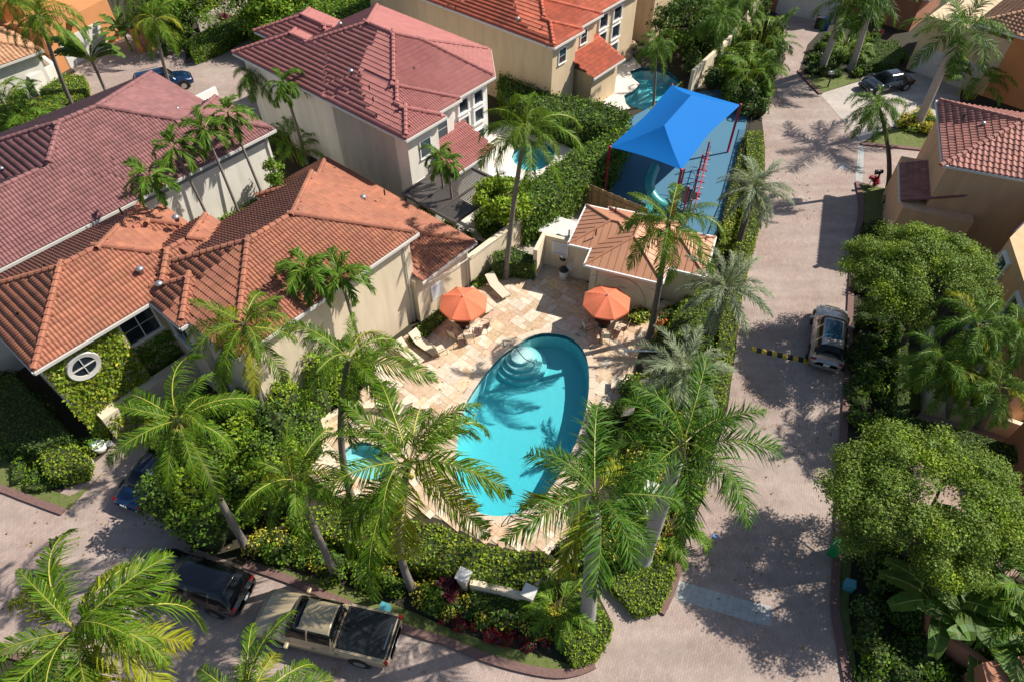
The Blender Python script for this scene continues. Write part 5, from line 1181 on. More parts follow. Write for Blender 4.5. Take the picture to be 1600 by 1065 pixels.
    for i in range(GX):
        x = bx1 + (hx - bx1) * (i + .5) / GX; kx = (x - bx1) / (hx - bx1)
        for j in range(GT):
            ids = (i * (GT + 1) + j, (i + 1) * (GT + 1) + j, (i + 1) * (GT + 1) + j + 1, i * (GT + 1) + j + 1); cz = sum(zf(V[q]) for q in ids) / 4; cy = abs(sum(V[q].y for q in ids) / 4); e1 = V[ids[3]] - V[ids[0]]; steep = abs(e1.z) > abs(e1.y) * .9
            c_ = 'cabin_shell'
            if steep and .20 < cz < .86 and .05 < kx < .93 and not any(abs(kx - p_) < .018 for p_ in posts): c_ = 'side_window_left' if V[ids[0]].y > 0 else 'side_window_right'
            elif x > rx0 + .03 and cy < bw * .82 and cz > .12 and not steep: c_ = 'windshield'
            elif x < rx1 - .02 and cy < bw * .78 and cz > .25 and not steep: c_ = 'rear_window'
            elif pano and .28 < kx < .72 and cy < rw * .68 and cz > .8: c_ = 'glass_roof'
            cls.setdefault(c_, []).append(ids)
    for nm, fl in cls.items():
        m = MB(); mp_ = {}
        for ids in fl:
            for q in ids:
                if q not in mp_: mp_[q] = len(m.v); m.v.append(tuple(V[q]))
            m.f.append(tuple(mp_[q] for q in ids)); m.m.append(0)
        m.build('side_window' if nm.startswith('side') else nm, M[paint] if nm == 'cabin_shell' else M['roofglass'] if nm == 'glass_roof' else M['cglass'], t, True)
    for s in (-1, 1):
        mx = hx - .35; mi = MB(); mi.box((mx, s * (hw + .12), zc + .05), (.16, .24, .16)); mm_ = mi.build('mirror', M[paint], t); bv = mm_.modifiers.new('b', 'BEVEL'); bv.width = .04; bv.segments = 2
        lf = MB().box((hL - .26 if kind != 'truck' else hL - .16, s * hw * .72, zs - (.27 if not tr else .22)), (.24 if not tr else .16, .26, .10)); o = lf.build('headlight', M['lens'], t); bv = o.modifiers.new('b', 'BEVEL'); bv.width = .03
        lt = MB().box((-hL + (.14 if not tr else .06), s * hw * (.74 if not tr else .90), zs - .14), (.14, .26 if not tr else .12, .13 if not tr else .30)); o = lt.build('tail_light', M['tail'], t); bv = o.modifiers.new('b', 'BEVEL'); bv.width = .02
        for k, xh in enumerate((.02 * L, -.14 * L)[: 2 if not tr else 2]): MB().box((xh, s * (hw + .005), zs - .14), (.2, .03, .03)).build('door_handle', M[paint], t)
        if rails: MB().tube([Vector((rx0 - .15, s * (rw - .10), zr + .04)), Vector((rx1 + .25, s * (rw - .10), zr + .04))], .022, 6).build('roof_rail', M['steel'], t)
        for xw in (.31 * L, -.29 * L):
            wr = .40 if tr else .355; w_ = link('wheel', MB().tube([Vector((0, -.12, 0)), Vector((0, .12, 0))], wr, 20).mesh('wheel', M['black']), t); w_.location = (xw, s * (hw - .10), wr)
            MB().tube([Vector((0, s * .10, 0)), Vector((0, s * .128, 0))], wr * .62, 14).build('rim', M['steel'] if not tr else M['vent'], w_)
            MB().tube([Vector((xw, s * (hw - .14), wr + .03)), Vector((xw, s * (hw + .006), wr + .03))], wr + .09, 20).build('wheel_arch', M['black'], t)
    MB().box((hL - .10, 0, .50), (.20, W * .72, .14)).build('bumper', M[paint if not tr else 'steel'], t); MB().box((-hL + .06, 0, .52), (.18, W * .72, .14)).build('bumper', M[paint if not tr else 'steel'], t)
    MB().box((hL - .05, 0, zs - .34), (.10, W * .42, .16)).build('grille', M['dark'], t); MB().box((-hL - .06, 0, .74), (.02, .32, .16)).build('licence_plate', M['plate'], t)
    for s in (-1, 1): MB().tube([Vector((hx - .05, s * .35 - .05, zc + .17)), Vector((hx - .32, s * .35 + .28, zc + .40))], .012, 5).build('wiper', M['black'], t)
    if tr:
        b0, b1 = -.135 * L, -hL + .14; MB().box(((b0 + b1) / 2, 0, zs + .06), (b0 - b1, W * .83, .05)).build('bed_cover', M['cover'], t)
        for k in range(4): MB().box((b0 + (b1 - b0) * (k + .5) / 4.2, 0, zs + .089), (.02, W * .8, .008)).build('cover_seam', M['black'], t)
        MB().box((b1 + .12, 0, zs + .10), (.06, W * .5, .03)).build('cover_bar', M['steel'], t)
        for s in (-1, 1): MB().box(((b0 + b1) / 2, s * hw * .89, zs + .07), (b0 - b1, .10, .09)).build('bed_rail', M[paint], t)
        sbm = MB(); sbm.tube([Vector((b0 - .12, -.8, zs + .05)), Vector((b0 - .08, -.70, zs + .42)), Vector((b0 - .08, .70, zs + .42)), Vector((b0 - .12, .8, zs + .05))], .05, 8); sbm.build('sport_bar', M['black'], t, True)
        MB().box((b1 - .10, 0, zs - .02), (.07, W * .8, .05)).build('tailgate_handle', M['dark'], t)
    return t
def gp(px, py, z):
    p = at(px, py, z); return Vector((p.x, p.y, 0))
car('pickup_truck', 'tan crew-cab pickup truck with dark bed cover parked at the bottom kerb', gp(408, 954, .8), gp(617, 1002, .8), 5.8, 'p_tan', 'truck', 2.0, 1.92, cat='pickup truck')
car('parked_suv', 'glossy black SUV parked just behind the tan pickup', gp(226, 880, .8), gp(384, 930, .8), 4.85, 'p_black', 'suv', 1.92, 1.6, cat='car')
car('parked_suv', 'dark blue SUV with silver roof rails in the top left driveway', gp(299, 115, .8), gp(206, 136, .8), 4.7, 'p_blue', 'suv', 1.9, 1.7, rails=True)
car('parked_car', 'dark blue car half hidden beneath palm fronds on the left driveway', gp(276, 690, .7), gp(214, 766, .7), 4.5, 'p_blue', 'sedan', 1.82, 1.45)
car('parked_suv', 'bronze-silver SUV with glass roof beside the yellow and black speed hump', gp(1302, 476, .8), gp(1292, 570, .8), 4.7, 'p_silver', 'suv', 1.9, 1.68, pano=True)
car('parked_car', 'black car shaded on the pale driveway at the top right', gp(1338, 135, .7), gp(1434, 118, .7), 4.6, 'p_black', 'sedan', 1.85, 1.45)
# speed hump
sh_ = thing('speed_hump', 'yellow and black striped rubber speed hump across the right road', 'speed hump', at(1250, 563)); a_, b_ = at(1174, 545), at(1322, 577); dv = (b_ - a_).normalized(); L = (b_ - a_).length; n = 18
for k in range(n):
    u = a_ + dv * (k + .5) * L / n; m = MB(); sx = L / n; s2 = Vector((-dv.y, dv.x, 0)); vs = []
    for e in (-.5, .5):
        for y_, z_ in ((-.2, .0), (-.1, .05), (.1, .05), (.2, .0)): vs.append(u + dv * e * sx * .98 + s2 * y_ + Vector((0, 0, z_ + .013)))
    m.add(vs, [(0, 4, 5, 1), (1, 5, 6, 2), (2, 6, 7, 3), (0, 1, 2, 3), (4, 7, 6, 5)]); m.build('segment', M['yellow' if k % 2 == 0 else 'black'], sh_, world=True)

# ------------------------------------------------------------------ patio furniture
def umbrella(label, top_px, rot=0.1):
    c = at(top_px[0], top_px[1], 2.0); t = thing('patio_umbrella', label, 'umbrella', Vector((c.x, c.y, .045)), rot, 'coral patio umbrellas'); n = 8; Rr = 1.38; za, zr = 2.46, 1.93; apex = Vector((0, 0, za))
    for k in range(n):
        a0, a1 = k * math.pi / 4, (k + 1) * math.pi / 4; p0, p1 = Vector((Rr * math.cos(a0), Rr * math.sin(a0), zr)), Vector((Rr * math.cos(a1), Rr * math.sin(a1), zr)); m = MB(); S = 6; vs = []
        for i in range(1, S + 1):
            u = i / S
            for j in range(5):
                q = j / 4; e = p0.lerp(p1, q); e = Vector((e.x, e.y, e.z)) * 1.0; p = apex.lerp(e, u); sag = 0.045 * u * 4 * q * (1 - q); p.z -= sag; p.z += .05 * math.sin(math.pi * u) ; vs.append(p)
        vs.append(apex); ai = len(vs) - 1
        fs = [(ai, j, j + 1) for j in range(4)] + [(i * 5 + j, (i + 1) * 5 + j, (i + 1) * 5 + j + 1, i * 5 + j + 1) for i in range(S - 1) for j in range(4)]
        # short hanging valance
        b = len(vs)
        for j in range(5): q_ = vs[(S - 1) * 5 + j]; vs.append(q_ + Vector((q_.x * .01, q_.y * .01, -.10)))
        fs += [((S - 1) * 5 + j, b + j, b + j + 1, (S - 1) * 5 + j + 1) for j in range(4)]
        m.add(vs, fs); m.build('canopy_panel', M['canvas'], t)
        MB().tube([Vector((0, 0, za - .05)), Vector((Rr * .99 * math.cos(a0), Rr * .99 * math.sin(a0), zr - .012))], .012, 5).build('rib', M['bronze'], t)
    MB().tube([Vector((0, 0, 0)), Vector((0, 0, za + .04))], .024, 10).build('pole', M['bronze'], t, True); MB().lathe((0, 0, za + .02), [(.03, 0), (.045, .03), (.02, .08), (.005, .1)], 10).build('finial', M['trim'], t, True)
    MB().lathe((0, 0, 0), [(.28, 0), (.28, .05), (.05, .1)], 16).build('base', M['bronze'], t, True)
    tb = thing('patio_table', 'round dark table under the %s umbrella' % ('left' if 'left' in label else 'right'), 'table', Vector((c.x, c.y, .045)), 0, 'round patio tables')
    MB().lathe((0, 0, .70), [(.60, 0), (.62, .012), (.60, .03)], 24).build('tabletop', M['bronze'], tb, True)
    for k in range(4): a = k * math.pi / 2 + .6; MB().tube([Vector((.5 * math.cos(a), .5 * math.sin(a), 0)), Vector((.28 * math.cos(a), .28 * math.sin(a), .36)), Vector((.48 * math.cos(a), .48 * math.sin(a), .70))], .018, 6).build('leg', M['bronze'], tb, True)
    return c
def make_chair():
    t = empty('patio_chair', (0, 0, 0))
    for s in (-1, 1):
        MB().tube(smooth_path([Vector((.28, s * .27, 0)), Vector((.27, s * .27, .42)), Vector((-.22, s * .27, .40)), Vector((-.36, s * .27, .95))], 3), .016, 6).build('side_frame', M['bronze'], t, True)
        MB().tube([Vector((-.26, s * .28, .0)), Vector((-.18, s * .28, .42)), Vector((-.28, s * .28, .66)), Vector((.24, s * .28, .64)), Vector((.27, s * .28, .42))], .014, 6).build('armrest', M['bronze'], t, True)
    MB().box((.02, 0, .41), (.48, .5, .015), ry=-.04).build('seat', M['sling'], t); MB().box((-.30, 0, .68), (.015, .5, .56), ry=-.25).build('backrest', M['sling'], t)
    return t
chair0 = make_chair(); used = [False]
def chair(p, az, lab):
    o = chair0 if not used[0] else copy_tree(chair0); used[0] = True; o.location = (p.x, p.y, .045); o.rotation_euler = (0, 0, az); tag(o, lab, 'chair', 'patio chairs round the tables')
u1 = umbrella('coral octagonal umbrella by the cream house wall on the left', (724, 473), .35); u2 = umbrella('coral octagonal umbrella before the arched cabana wall on the right', (948, 471), .2)
for k, (dx, dy, w) in enumerate(((-.55, -.95, 'nearest the left umbrella pole front-left'), (.25, -1.1, 'in sun below the left umbrella'), (1.15, -.25, 'right of the left umbrella'), (-.2, 1.05, 'hidden behind the left umbrella'))):
    chair(u1 + Vector((dx, dy, 0)), math.atan2(-dy, -dx), 'dark framed sling chair ' + w)
o = chair(at(688, 553), .6, 'dark sling chair standing apart, lowest left of the left umbrella')
for k, (dx, dy, w) in enumerate(((-.95, -.45, 'left of the right umbrella'), (-.05, -1.15, 'below the right umbrella facing away'), (1.0, -.5, 'right of the right umbrella'), (.3, 1.0, 'hidden behind the right umbrella'))):
    chair(u2 + Vector((dx, dy, 0)), math.atan2(-dy, -dx), 'dark framed sling chair ' + w)
def make_lounger():
    t = empty('sun_lounger', (0, 0, 0))   # +x towards the foot
    MB().box((.38, 0, .34), (1.28, .62, .03)).build('seat', M['sling'], t); b = MB().box((-.56, 0, .58), (.76, .62, .03), ry=.72).build('backrest', M['sling'], t)
    for s in (-1, 1):
        MB().tube([Vector((1.02, s * .33, .33)), Vector((-.28, s * .33, .33)), Vector((-.95, s * .33, .30))], .02, 6).build('side_rail', M['bronze'], t, True)
        MB().tube([Vector((-.28, s * .33, .33)), Vector((-.84, s * .33, .83))], .016, 6).build('back_rail', M['bronze'], t, True)
        MB().tube([Vector((-.62, s * .31, .62)), Vector((-.80, s * .31, .32))], .012, 5).build('brace', M['bronze'], t, True)
        for xl in (.88, -.75): MB().tube([Vector((xl, s * .33, 0)), Vector((xl - .03, s * .33, .33))], .02, 6).build('leg', M['bronze'], t, True)
    return t
lo0 = make_lounger(); ul = [False]
def lounger(ph, pf, lab):
    o = lo0 if not ul[0] else copy_tree(lo0); ul[0] = True; a, b = at(*ph), at(*pf); d = b - a; c = (a + b) / 2; o.location = (c.x, c.y, .045); o.rotation_euler = (0, 0, math.atan2(d.y, d.x)); tag(o, lab, 'sun lounger', 'cream sling loungers on the pool deck')
lounger((762, 440), (792, 470), 'cream lounger nearest the palm trunk by the top hedge'); lounger((732, 465), (765, 492), 'cream lounger partly under the left umbrella edge')
lounger((640, 528), (686, 560), 'upper of the pair of cream loungers by the low hedge'); lounger((622, 545), (656, 573), 'lower of the pair of cream loungers by the low hedge')
lounger((588, 588), (622, 610), 'cream lounger under the palm fronds left of the pool'); lounger((640, 650), (604, 640), 'cream lounger partly hidden by the palm between spa and pool')
for ph, pf, lab in (((1010, 612), (958, 606), 'pale stone-coloured lounger on the right deck beside the flowers'), ((985, 655), (940, 640), 'pale lounger below the other on the right deck')): lounger(ph, pf, lab)
def tubes(name, lab, cat, paths, mt='steel', r=.022):
    c = Vector((paths[0][0].x, paths[0][0].y, 0)); t = thing(name, lab, cat, c)
    for p in paths: MB().tube(smooth_path(p, 5), r, 8).build('rail', M[mt], t, True, True)
P1, P2 = at(805, 556), at(787, 540); dxy = (at(843, 580) - at(800, 545)).normalized()
tubes('pool_handrail', 'bronze figure-four handrail over the curved pool steps', 'handrail', [[at(798, 540), at(798, 540, .8), at(803, 540, .95), at(820, 560, .9), at(834, 566, .2), at(834, 572, -.4)], [at(790, 546), at(786, 535, .2), at(787, 532, .75), at(800, 533, .85)]], 'bronze')
tubes('pool_ladder', 'small curved grab rail at the bottom right pool edge', 'handrail', [[at(818, 805), at(812, 803, .6), at(806, 800, .3), at(806, 796, -.3)], [at(808, 810), at(802, 808, .6), at(797, 805, .3), at(797, 800, -.3)]], 'bronze')
tubes('curved_bench_rail', 'white horizontal rail at the foot of the tall palm right of the pool', 'rail', [[at(975, 547, .5), at(1008, 548, .5), at(1042, 548, .5)]], 'whitepaint', .05)
for px, py, z, lab in ((724, 897, 1.5, 'white square cap of the lower left entrance pillar'), (827, 923, 1.5, 'pale square-capped pillar right of the curved entrance wall'), (1018, 760, 1.9, 'bright white capped pillar between the two royal palms')):
    c = at(px, py, z); t = thing('gate_pillar', lab, 'pillar', Vector((c.x, c.y, 0))); MB().box((0, 0, z / 2 - .05), (.42, .42, z - .1), R(-25)).build('shaft', M['cream'], t); MB().box((0, 0, z - .04), (.56, .56, .09), R(-25)).build('cap', M['trim'], t)
t = thing('entrance_wall', 'curved low cream wall between the two entrance pillars', 'wall', at(775, 930)); MB().strip(smooth_path([gp(735, 908, 1.1), gp(780, 918, 1.1), gp(822, 930, 1.1)], 4), .25, 0, 1.1).build('wall', M['cream'], t, world=True)
t = thing('gate_wall', 'cream wall leading from the right pillar up to the pool gate', 'wall', at(850, 900)); MB().strip([gp(833, 915, 1.1), gp(870, 880, 1.1), gp(895, 858, 1.1)], .22, 0, 1.1).build('wall', M['cream'], t, world=True)
t = thing('white_gate', 'white slatted gate half hidden beneath the royal palms', 'gate', at(1005, 815)); 
for k in range(8): MB().box(gp(1002 + k * 1.2, 800 + k * 6, 0) + Vector((0, 0, .65)), (.05, .12, 1.3), R(-60)).build('slat', M['trim'], t, world=True)
# bins, lamps, mail boxes, covers
t = thing('green_bin', 'green open-topped bin on the right road kerb by the round tree', 'bin', at(1300, 865)); MB().tube([Vector((0, 0, 0)), Vector((0, 0, .9))], [.27, .33], 4).build('body', M['greenbin'], t); MB().box((0, 0, .93), (.56, .56, .06), R(45)).build('lid', M['greenbin'], t)
for px, py, lab in ((1323, 918, 'pale teal box on the lawn strip below the green bin'), (603, 955, 'small teal utility box on the kerb lawn behind the pickup')):
    t = thing('utility_box', lab, 'utility box', at(px, py)); MB().box((0, 0, .25), (.38, .34, .5), R(-20)).build('body', M['tealpaint'], t); MB().box((0, 0, .51), (.42, .38, .05), R(-20)).build('lid', M['tealpaint'], t)
for px, py, lab, mt in ((1277, 44, 'black wheelie bin beside the top garage door', 'black'), (1288, 46, 'blue wheelie bin right of the black one', 'bluebin')):
    t = thing('wheelie_bin', lab, 'bin', at(px, py)); MB().box((0, 0, .5), (.6, .6, 1.0), R(-20)).build('body', M[mt], t); MB().box((0, 0, 1.03), (.64, .66, .07), R(-20)).build('lid', M[mt], t)
for px, py, lab in ((1293, 137, 'black mailbox post on the small triangular lawn at the top'), (1365, 293, 'black mailbox post above red flowers on the corner lawn')):
    t = thing('mailbox', lab, 'mailbox', at(px, py)); MB().box((0, 0, .6), (.09, .09, 1.2)).build('post', M['dark'], t); MB().box((-.15, 0, 1.15), (.5, .08, .08), R(10)).build('arm', M['dark'], t)
    m = MB(); m.tube([Vector((-.38, 0, 1.32)), Vector((.12, 0, 1.32))], .14, 10); m.build('box', M['vent' if px < 1300 else 'dark'], t, True)
for px, py, r_, mt, lab in ((1118, 837, .13, 'signblue', 'small blue disc cover set in the shaded paving'), (1318, 260, .42, 'band', 'round pale manhole cover in the upper road')):
    t = MB().lathe(at(px, py, .013), [(r_, 0), (r_, .012)], 20).build('cover_plate', M[mt]); tag(t, lab, 'cover')
for px, py, s_, lab in ((975, 92, 1.0, 'large tan boulder beside the back pool'), (985, 78, .9, 'brown boulder behind the large tan one'), (967, 78, .7, 'small boulder against the peach house wall')):
    m = MB(); ra = random.Random(px); n = 10; pr = [(math.sin(math.pi * (i + .01) / 6) * .8 * s_, (1 - math.cos(math.pi * i / 6)) * .45 * s_) for i in range(7)]; vs = []
    for r_, z_ in pr: vs += [Vector((r_ * ra.uniform(.8, 1.15) * math.cos(q * .628), r_ * ra.uniform(.8, 1.15) * math.sin(q * .628), z_)) for q in range(n)]
    m.add(vs, [(i * n + q, i * n + (q + 1) % n, (i + 1) * n + (q + 1) % n, (i + 1) * n + q) for i in range(6) for q in range(n)] + [tuple(6 * n + q for q in range(n))]); o = m.build('boulder', M['rock'], None, True); o.location = at(px, py); tag(o, lab, 'rock')
t = thing('folded_umbrella', 'tall dark closed umbrella standing beside the boulders', 'umbrella', at(972, 72)); MB().tube([Vector((0, 0, 0)), Vector((0, 0, .8)), Vector((0, 0, 1.2)), Vector((0, 0, 2.3))], [.04, .06, .16, .06], 10).build('folded_canopy', M['grey_shade'], t, True); MB().tube(smooth_path([Vector((.0, 0, 2.3)), Vector((-.2, 0, 2.75)), Vector((-1.0, 0, 2.7)), Vector((-1.3, 0, 2.3))], 4), .03, 6).build('arm', M['dark'], t, True)
for k, (px, py) in enumerate(((765, 272), (772, 282))):
    t = thing('wave_lounger', 'white wave-shaped plastic lounger, %s of the two by the back patio pool' % ('farther' if k == 0 else 'nearer'), 'sun lounger', at(px + 10, py - 3)); m = MB(); vs = []
    for i in range(17):
        x = -1.0 + i * .125; z = .28 + .14 * math.sin(i * .5 + 1.2) + .3 * max(0, -x - .5)
        for y in (-.35, .35): vs.append(Vector((x, y, z)))
        for y in (.35, -.35): vs.append(Vector((x, y, max(0, z - .22))))
    m.add(vs, [(i * 4 + a, i * 4 + (a + 1) % 4, (i + 1) * 4 + (a + 1) % 4, (i + 1) * 4 + a) for i in range(16) for a in range(4)] + [(0, 1, 2, 3), (64, 65, 66, 67)]); o = m.build('shell', M['whitepaint'], t, True); o.rotation_euler = (0, 0, R(-15))
for px, py, r_, h_, mt, lab in ((160, 703, .33, .5, 'whitepaint', 'large white bowl planter at the foot of the ivy wall'), (174, 697, .16, .35, 'grey_shade', 'small grey pot right of the white bowl planter'), (143, 726, .18, .28, 'trim', 'small white pot with yellow flower on the drive edge'), (150, 698, .2, .5, 'teal', 'teal pot behind the white bowl planter')):
    t = thing('planter', lab, 'pot', at(px, py)); MB().lathe((0, 0, 0), [(r_ * .5, 0), (r_ * .9, h_ * .4), (r_, h_), (r_ * .85, h_), (r_ * .8, h_ * .85)], 16).build('pot', M[mt], t, True)
    cs = [(0, 0, h_ + .1, r_, r_, .2, 0)]; link('plant', bush_cloud(cs, 200, .12, [M['l_mid' if px != 143 else 'l_yellow']]), t)
t = thing('ac_unit', 'grey round-topped air conditioner in the shaded left side yard', 'machine', at(12, 575, 0)); MB().box((0, 0, .45), (.8, .8, .9), R(-40)).build('case', M['grey_shade'], t); MB().lathe((0, 0, .9), [(.36, 0), (.36, .05), (.3, .06)], 16).build('fan_guard', M['dark'], t)
# ------------------------------------------------------------------ hedges
def hg(name, label, pts, h, **k): return hedge(name, label, [at(x, y, h) for x, y in pts], h, **k)
hg('hedge', 'big mottled ficus hedge curving round the bottom of the pool deck', [(440,815),(470,795),(520,790),(560,803),(600,842),(640,812),(690,822),(740,846),(800,862),(850,862),(870,882),(838,915),(780,914),(700,893),(600,868),(510,836)], 1.15, mix={'l_yellow': .05, 'l_red': .02, 'l_light': .25}, dens=190, rough=.07)
hg('clipped_hedge', 'hexagonal clipped hedge around the foot of the front royal palm', [(875,950),(905,935),(935,942),(958,975),(955,992),(932,1028),(897,1040),(880,1012),(867,985)], .5, leaf='l_light', mix={'l_hedge': .4}, dens=260, size=.10, rough=.03)
hg('clipped_hedge', 'angular clipped hedge between the paver path and the right road', [(945,905),(962,882),(990,878),(1022,872),(1057,882),(1050,915),(1030,952),(995,960),(972,935)], .5, leaf='l_light', mix={'l_hedge': .4}, dens=260, size=.10, rough=.03)
hg('hedge', 'long olive hedge following the left side of the right-hand road', [(1168,205),(1192,205),(1194,290),(1186,350),(1172,400),(1157,460),(1146,545),(1133,625),(1112,690),(1085,700),(1108,610),(1122,540),(1130,470),(1145,400),(1160,330),(1168,260)], .9, mix={'l_yellow': .06, 'l_light': .3}, rough=.08)
hg('hedge', 'bright green hedge between the cabana and the silver palms', [(1070,462),(1108,440),(1118,470),(1100,525),(1062,548),(1030,542),(1048,505)], .8, leaf='l_mid', mix={'l_light': .4}, rough=.1)
hg('hedge', 'bright yellow-green strip hedge beside the playground fence', [(1140,300),(1162,215),(1170,205),(1168,290),(1140,385),(1120,400)], .5, leaf='l_light', mix={'l_yellow': .3}, rough=.06)
hg('hedge', 'low hedge along the cream house wall beside the left umbrella', [(637,525),(690,478),(700,486),(650,532)], .55, leaf='l_mid', mix={'l_light': .4}, rough=.05)
hg('hedge', 'dark clipped hedge blocks right of the palm trunk by the screen wall', [(770,395),(800,385),(838,400),(836,412),(800,408),(772,412)], 1.4, leaf='l_dark', mix={'l_mid': .4})
hg('hedge', 'low hedge strip beneath the garden wall near the top lounger', [(735,440),(768,418),(775,425),(742,450)], .3, leaf='l_mid', mix={'l_light': .4})
hg('hedge', 'tall leafy hedge behind the cream garden wall by the playground', [(940,215),(985,195),(960,245),(900,285),(870,310),(820,335),(800,300),(850,270),(890,240)], 2.6, leaf='l_mid', mix={'l_dark': .4, 'l_light': .1}, size=.18, rough=.18, dens=170)
hg('hedge', 'dark tall hedge row between the pink and the peach roofed houses', [(780,120),(800,112),(870,150),(940,160),(985,180),(950,200),(900,190),(850,178),(790,150)], 2.2, leaf='l_dark', mix={'l_mid': .35}, size=.2, rough=.2)
hg('clipped_hedge', 'long clipped hedge beside the paver path at the top left', [(292,62),(330,42),(372,22),(385,8),(396,20),(388,40),(340,68),(300,84)], 1.1, leaf='l_mid', mix={'l_light': .3}, size=.13)
hg('hedge', 'square hedge behind the bent palm trunk at the top left', [(62,138),(100,115),(130,118),(135,142),(100,165),(60,175)], 1.0, leaf='l_light', mix={'l_mid': .4, 'l_yellow': .1})
hedge('hedge', 'garden hedge against the long white wall of the mauve-roofed house', [AB(-35.75, 11.2), AB(-34.9, 11.2), AB(-34.9, 18.9), AB(-35.75, 18.9)], 2.3, leaf='l_mid', mix={'l_light': .5}, size=.15, rough=.12)
hg('clipped_hedge', 'boxy clipped shrub block beside the left driveway', [(58,705),(112,692),(135,712),(128,735),(90,745),(70,740)], .95, leaf='l_hedge', mix={'l_light': .4}, rough=.05)
hg('clipped_hedge', 'low rounded edging hedge at the left kerb corner', [(36,750),(75,745),(80,755),(60,763),(38,762)], .4, leaf='l_mid', size=.1)
hg('clipped_hedge', 'short upright edging hedge left of the boxy shrub block', [(18,722),(32,722),(33,745),(20,750)], .5, leaf='l_mid', size=.1)
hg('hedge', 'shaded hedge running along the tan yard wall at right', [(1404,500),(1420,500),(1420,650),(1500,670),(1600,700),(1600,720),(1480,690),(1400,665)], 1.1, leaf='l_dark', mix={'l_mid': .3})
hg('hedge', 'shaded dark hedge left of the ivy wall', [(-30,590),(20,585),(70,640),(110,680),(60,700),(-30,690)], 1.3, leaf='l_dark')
hg('hedge', 'ficus hedge at the top centre behind the pink roof', [(395,-10),(560,-20),(600,8),(560,25),(470,40),(420,45),(385,20)], 3.2, leaf='l_mid', mix={'l_light': .3}, size=.22, rough=.25)
hg('hedge', 'clipped hedge near the curved wall of the top right garden', [(1345,70),(1400,62),(1415,80),(1400,100),(1350,98)], .9, leaf='l_dark', mix={'l_mid': .4})
hg('hedge', 'round shrub between the spa and the big ficus hedge', [(560,775),(600,765),(625,790),(612,825),(585,830),(555,800)], 1.0, leaf='l_hedge', mix={'l_light': .3}, rough=.08)
hg('hedge', 'dark hedge inside the curved entrance wall', [(735,925),(780,930),(830,940),(845,965),(790,965),(735,945)], .7, leaf='l_dark', mix={'l_mid': .4})
hg('hedge', 'small yellow-green hedge at the foot of the arched cabana wall', [(985,482),(1010,478),(1020,490),(1000,500),(982,495)], .5, leaf='l_light', mix={'l_yellow': .3})
for i, (a0, b0, b1, z1) in enumerate(((-35.2, 4, 10, 1.2),)): pass
# ------------------------------------------------------------------ beds
shrubbery('shrub_bed', 'dense mixed shrubs in the left garden between the palms and the ficus hedge', poly([(235,790),(300,700),(400,640),(470,570),(520,600),(500,680),(480,760),(440,810),(390,860),(310,850)]), 90, (.65, 1.15), (1.8, 3.7), 'l_mid', {'l_light': .35, 'l_dark': .15}, 95, .16)
shrubbery('shrub_bed', 'lush shrubs between the cream house wall and the seat wall', poly([(400,600),(470,540),(560,560),(600,560),(560,620),(500,650),(470,720),(430,700)]), 45, (.45, .8), (.8, 1.8), 'l_mid', {'l_light': .3, 'l_yellow': .12}, 120, .16)
shrubbery('shrub_bed', 'croton and green shrubs along the kerb lawn', poly([(395,835),(440,830),(520,860),(600,890),(680,915),(730,930),(720,960),(650,945),(560,915),(480,890),(400,868)]), 60, (.3, .55), (.4, 1.0), 'l_mid', {'l_yellow': .30, 'l_dark': .2}, 170, .13)
shrubbery('shrub_bed', 'mixed green planting below the entrance wall', poly([(650,930),(720,940),(800,965),(870,965),(875,1000),(800,990),(720,970),(660,950)]), 30, (.3, .5), (.4, .8), 'l_mid', {'l_yellow': .2, 'l_dark': .3}, 170, .13)
shrubbery('flower_bed', 'deep red leaved border plants along the bottom lawn', poly([(685,958),(740,970),(800,990),(858,1003),(852,1018),(790,1006),(720,984),(686,968)]), 34, (.18, .3), (.25, .4), 'l_red', {'l_maroon': .3}, 320, .11)
shrubbery('shrub_bed', 'yellow leaved border plants left of the hexagonal hedge', poly([(845,955),(868,945),(868,1000),(850,1000),(820,985)]), 14, (.25, .4), (.3, .6), 'l_yellow', {'l_mid': .3}, 260, .11)
shrubbery('shrub_bed', 'flowering green and yellow shrubs on the right of the pool', poly([(975,590),(1010,600),(1050,625),(1080,660),(1050,720),(1010,760),(960,740),(925,720),(920,700),(940,660)]), 60, (.4, .7), (.5, 1.1), 'l_light', {'l_yellow': .14, 'l_mid': .4}, 140, .15)
shrubbery('shrub_bed', 'mixed shrubs around the feet of the two royal palms', poly([(870,850),(950,800),(1050,740),(1085,720),(1095,760),(1075,830),(1060,870),(1020,868),(960,880),(900,920),(840,930)]), 60, (.3, .6), (.4, 1.0), 'l_mid', {'l_yellow': .2, 'l_light': .25}, 150, .14)
shrubbery('flower_bed', 'small maroon leaved cluster beside the right road kerb', poly([(1032,845),(1052,842),(1056,868),(1038,872)]), 7, (.2, .35), (.3, .5), 'l_maroon', {'l_red': .4}, 260, .12)
shrubbery('flower_bed', 'orange flower border on the deck edge by the bright hedge', poly([(1035,490),(1060,478),(1045,515),(1020,545),(1005,548),(1018,525)]), 26, (.18, .3), (.2, .4), 'l_orange', {'l_mid': .55}, 240, .09)
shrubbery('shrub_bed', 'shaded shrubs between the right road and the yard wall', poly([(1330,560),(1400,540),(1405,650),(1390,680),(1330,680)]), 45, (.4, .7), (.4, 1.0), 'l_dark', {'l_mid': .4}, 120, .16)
shrubbery('shrub_bed', 'dark shaded shrubs under the lower round tree by the right road', poly([(1345,860),(1480,850),(1480,1000),(1420,1065),(1350,1065),(1338,950)]), 75, (.4, .8), (.5, 1.2), 'l_dark', {'l_mid': .5}, 150, .15)
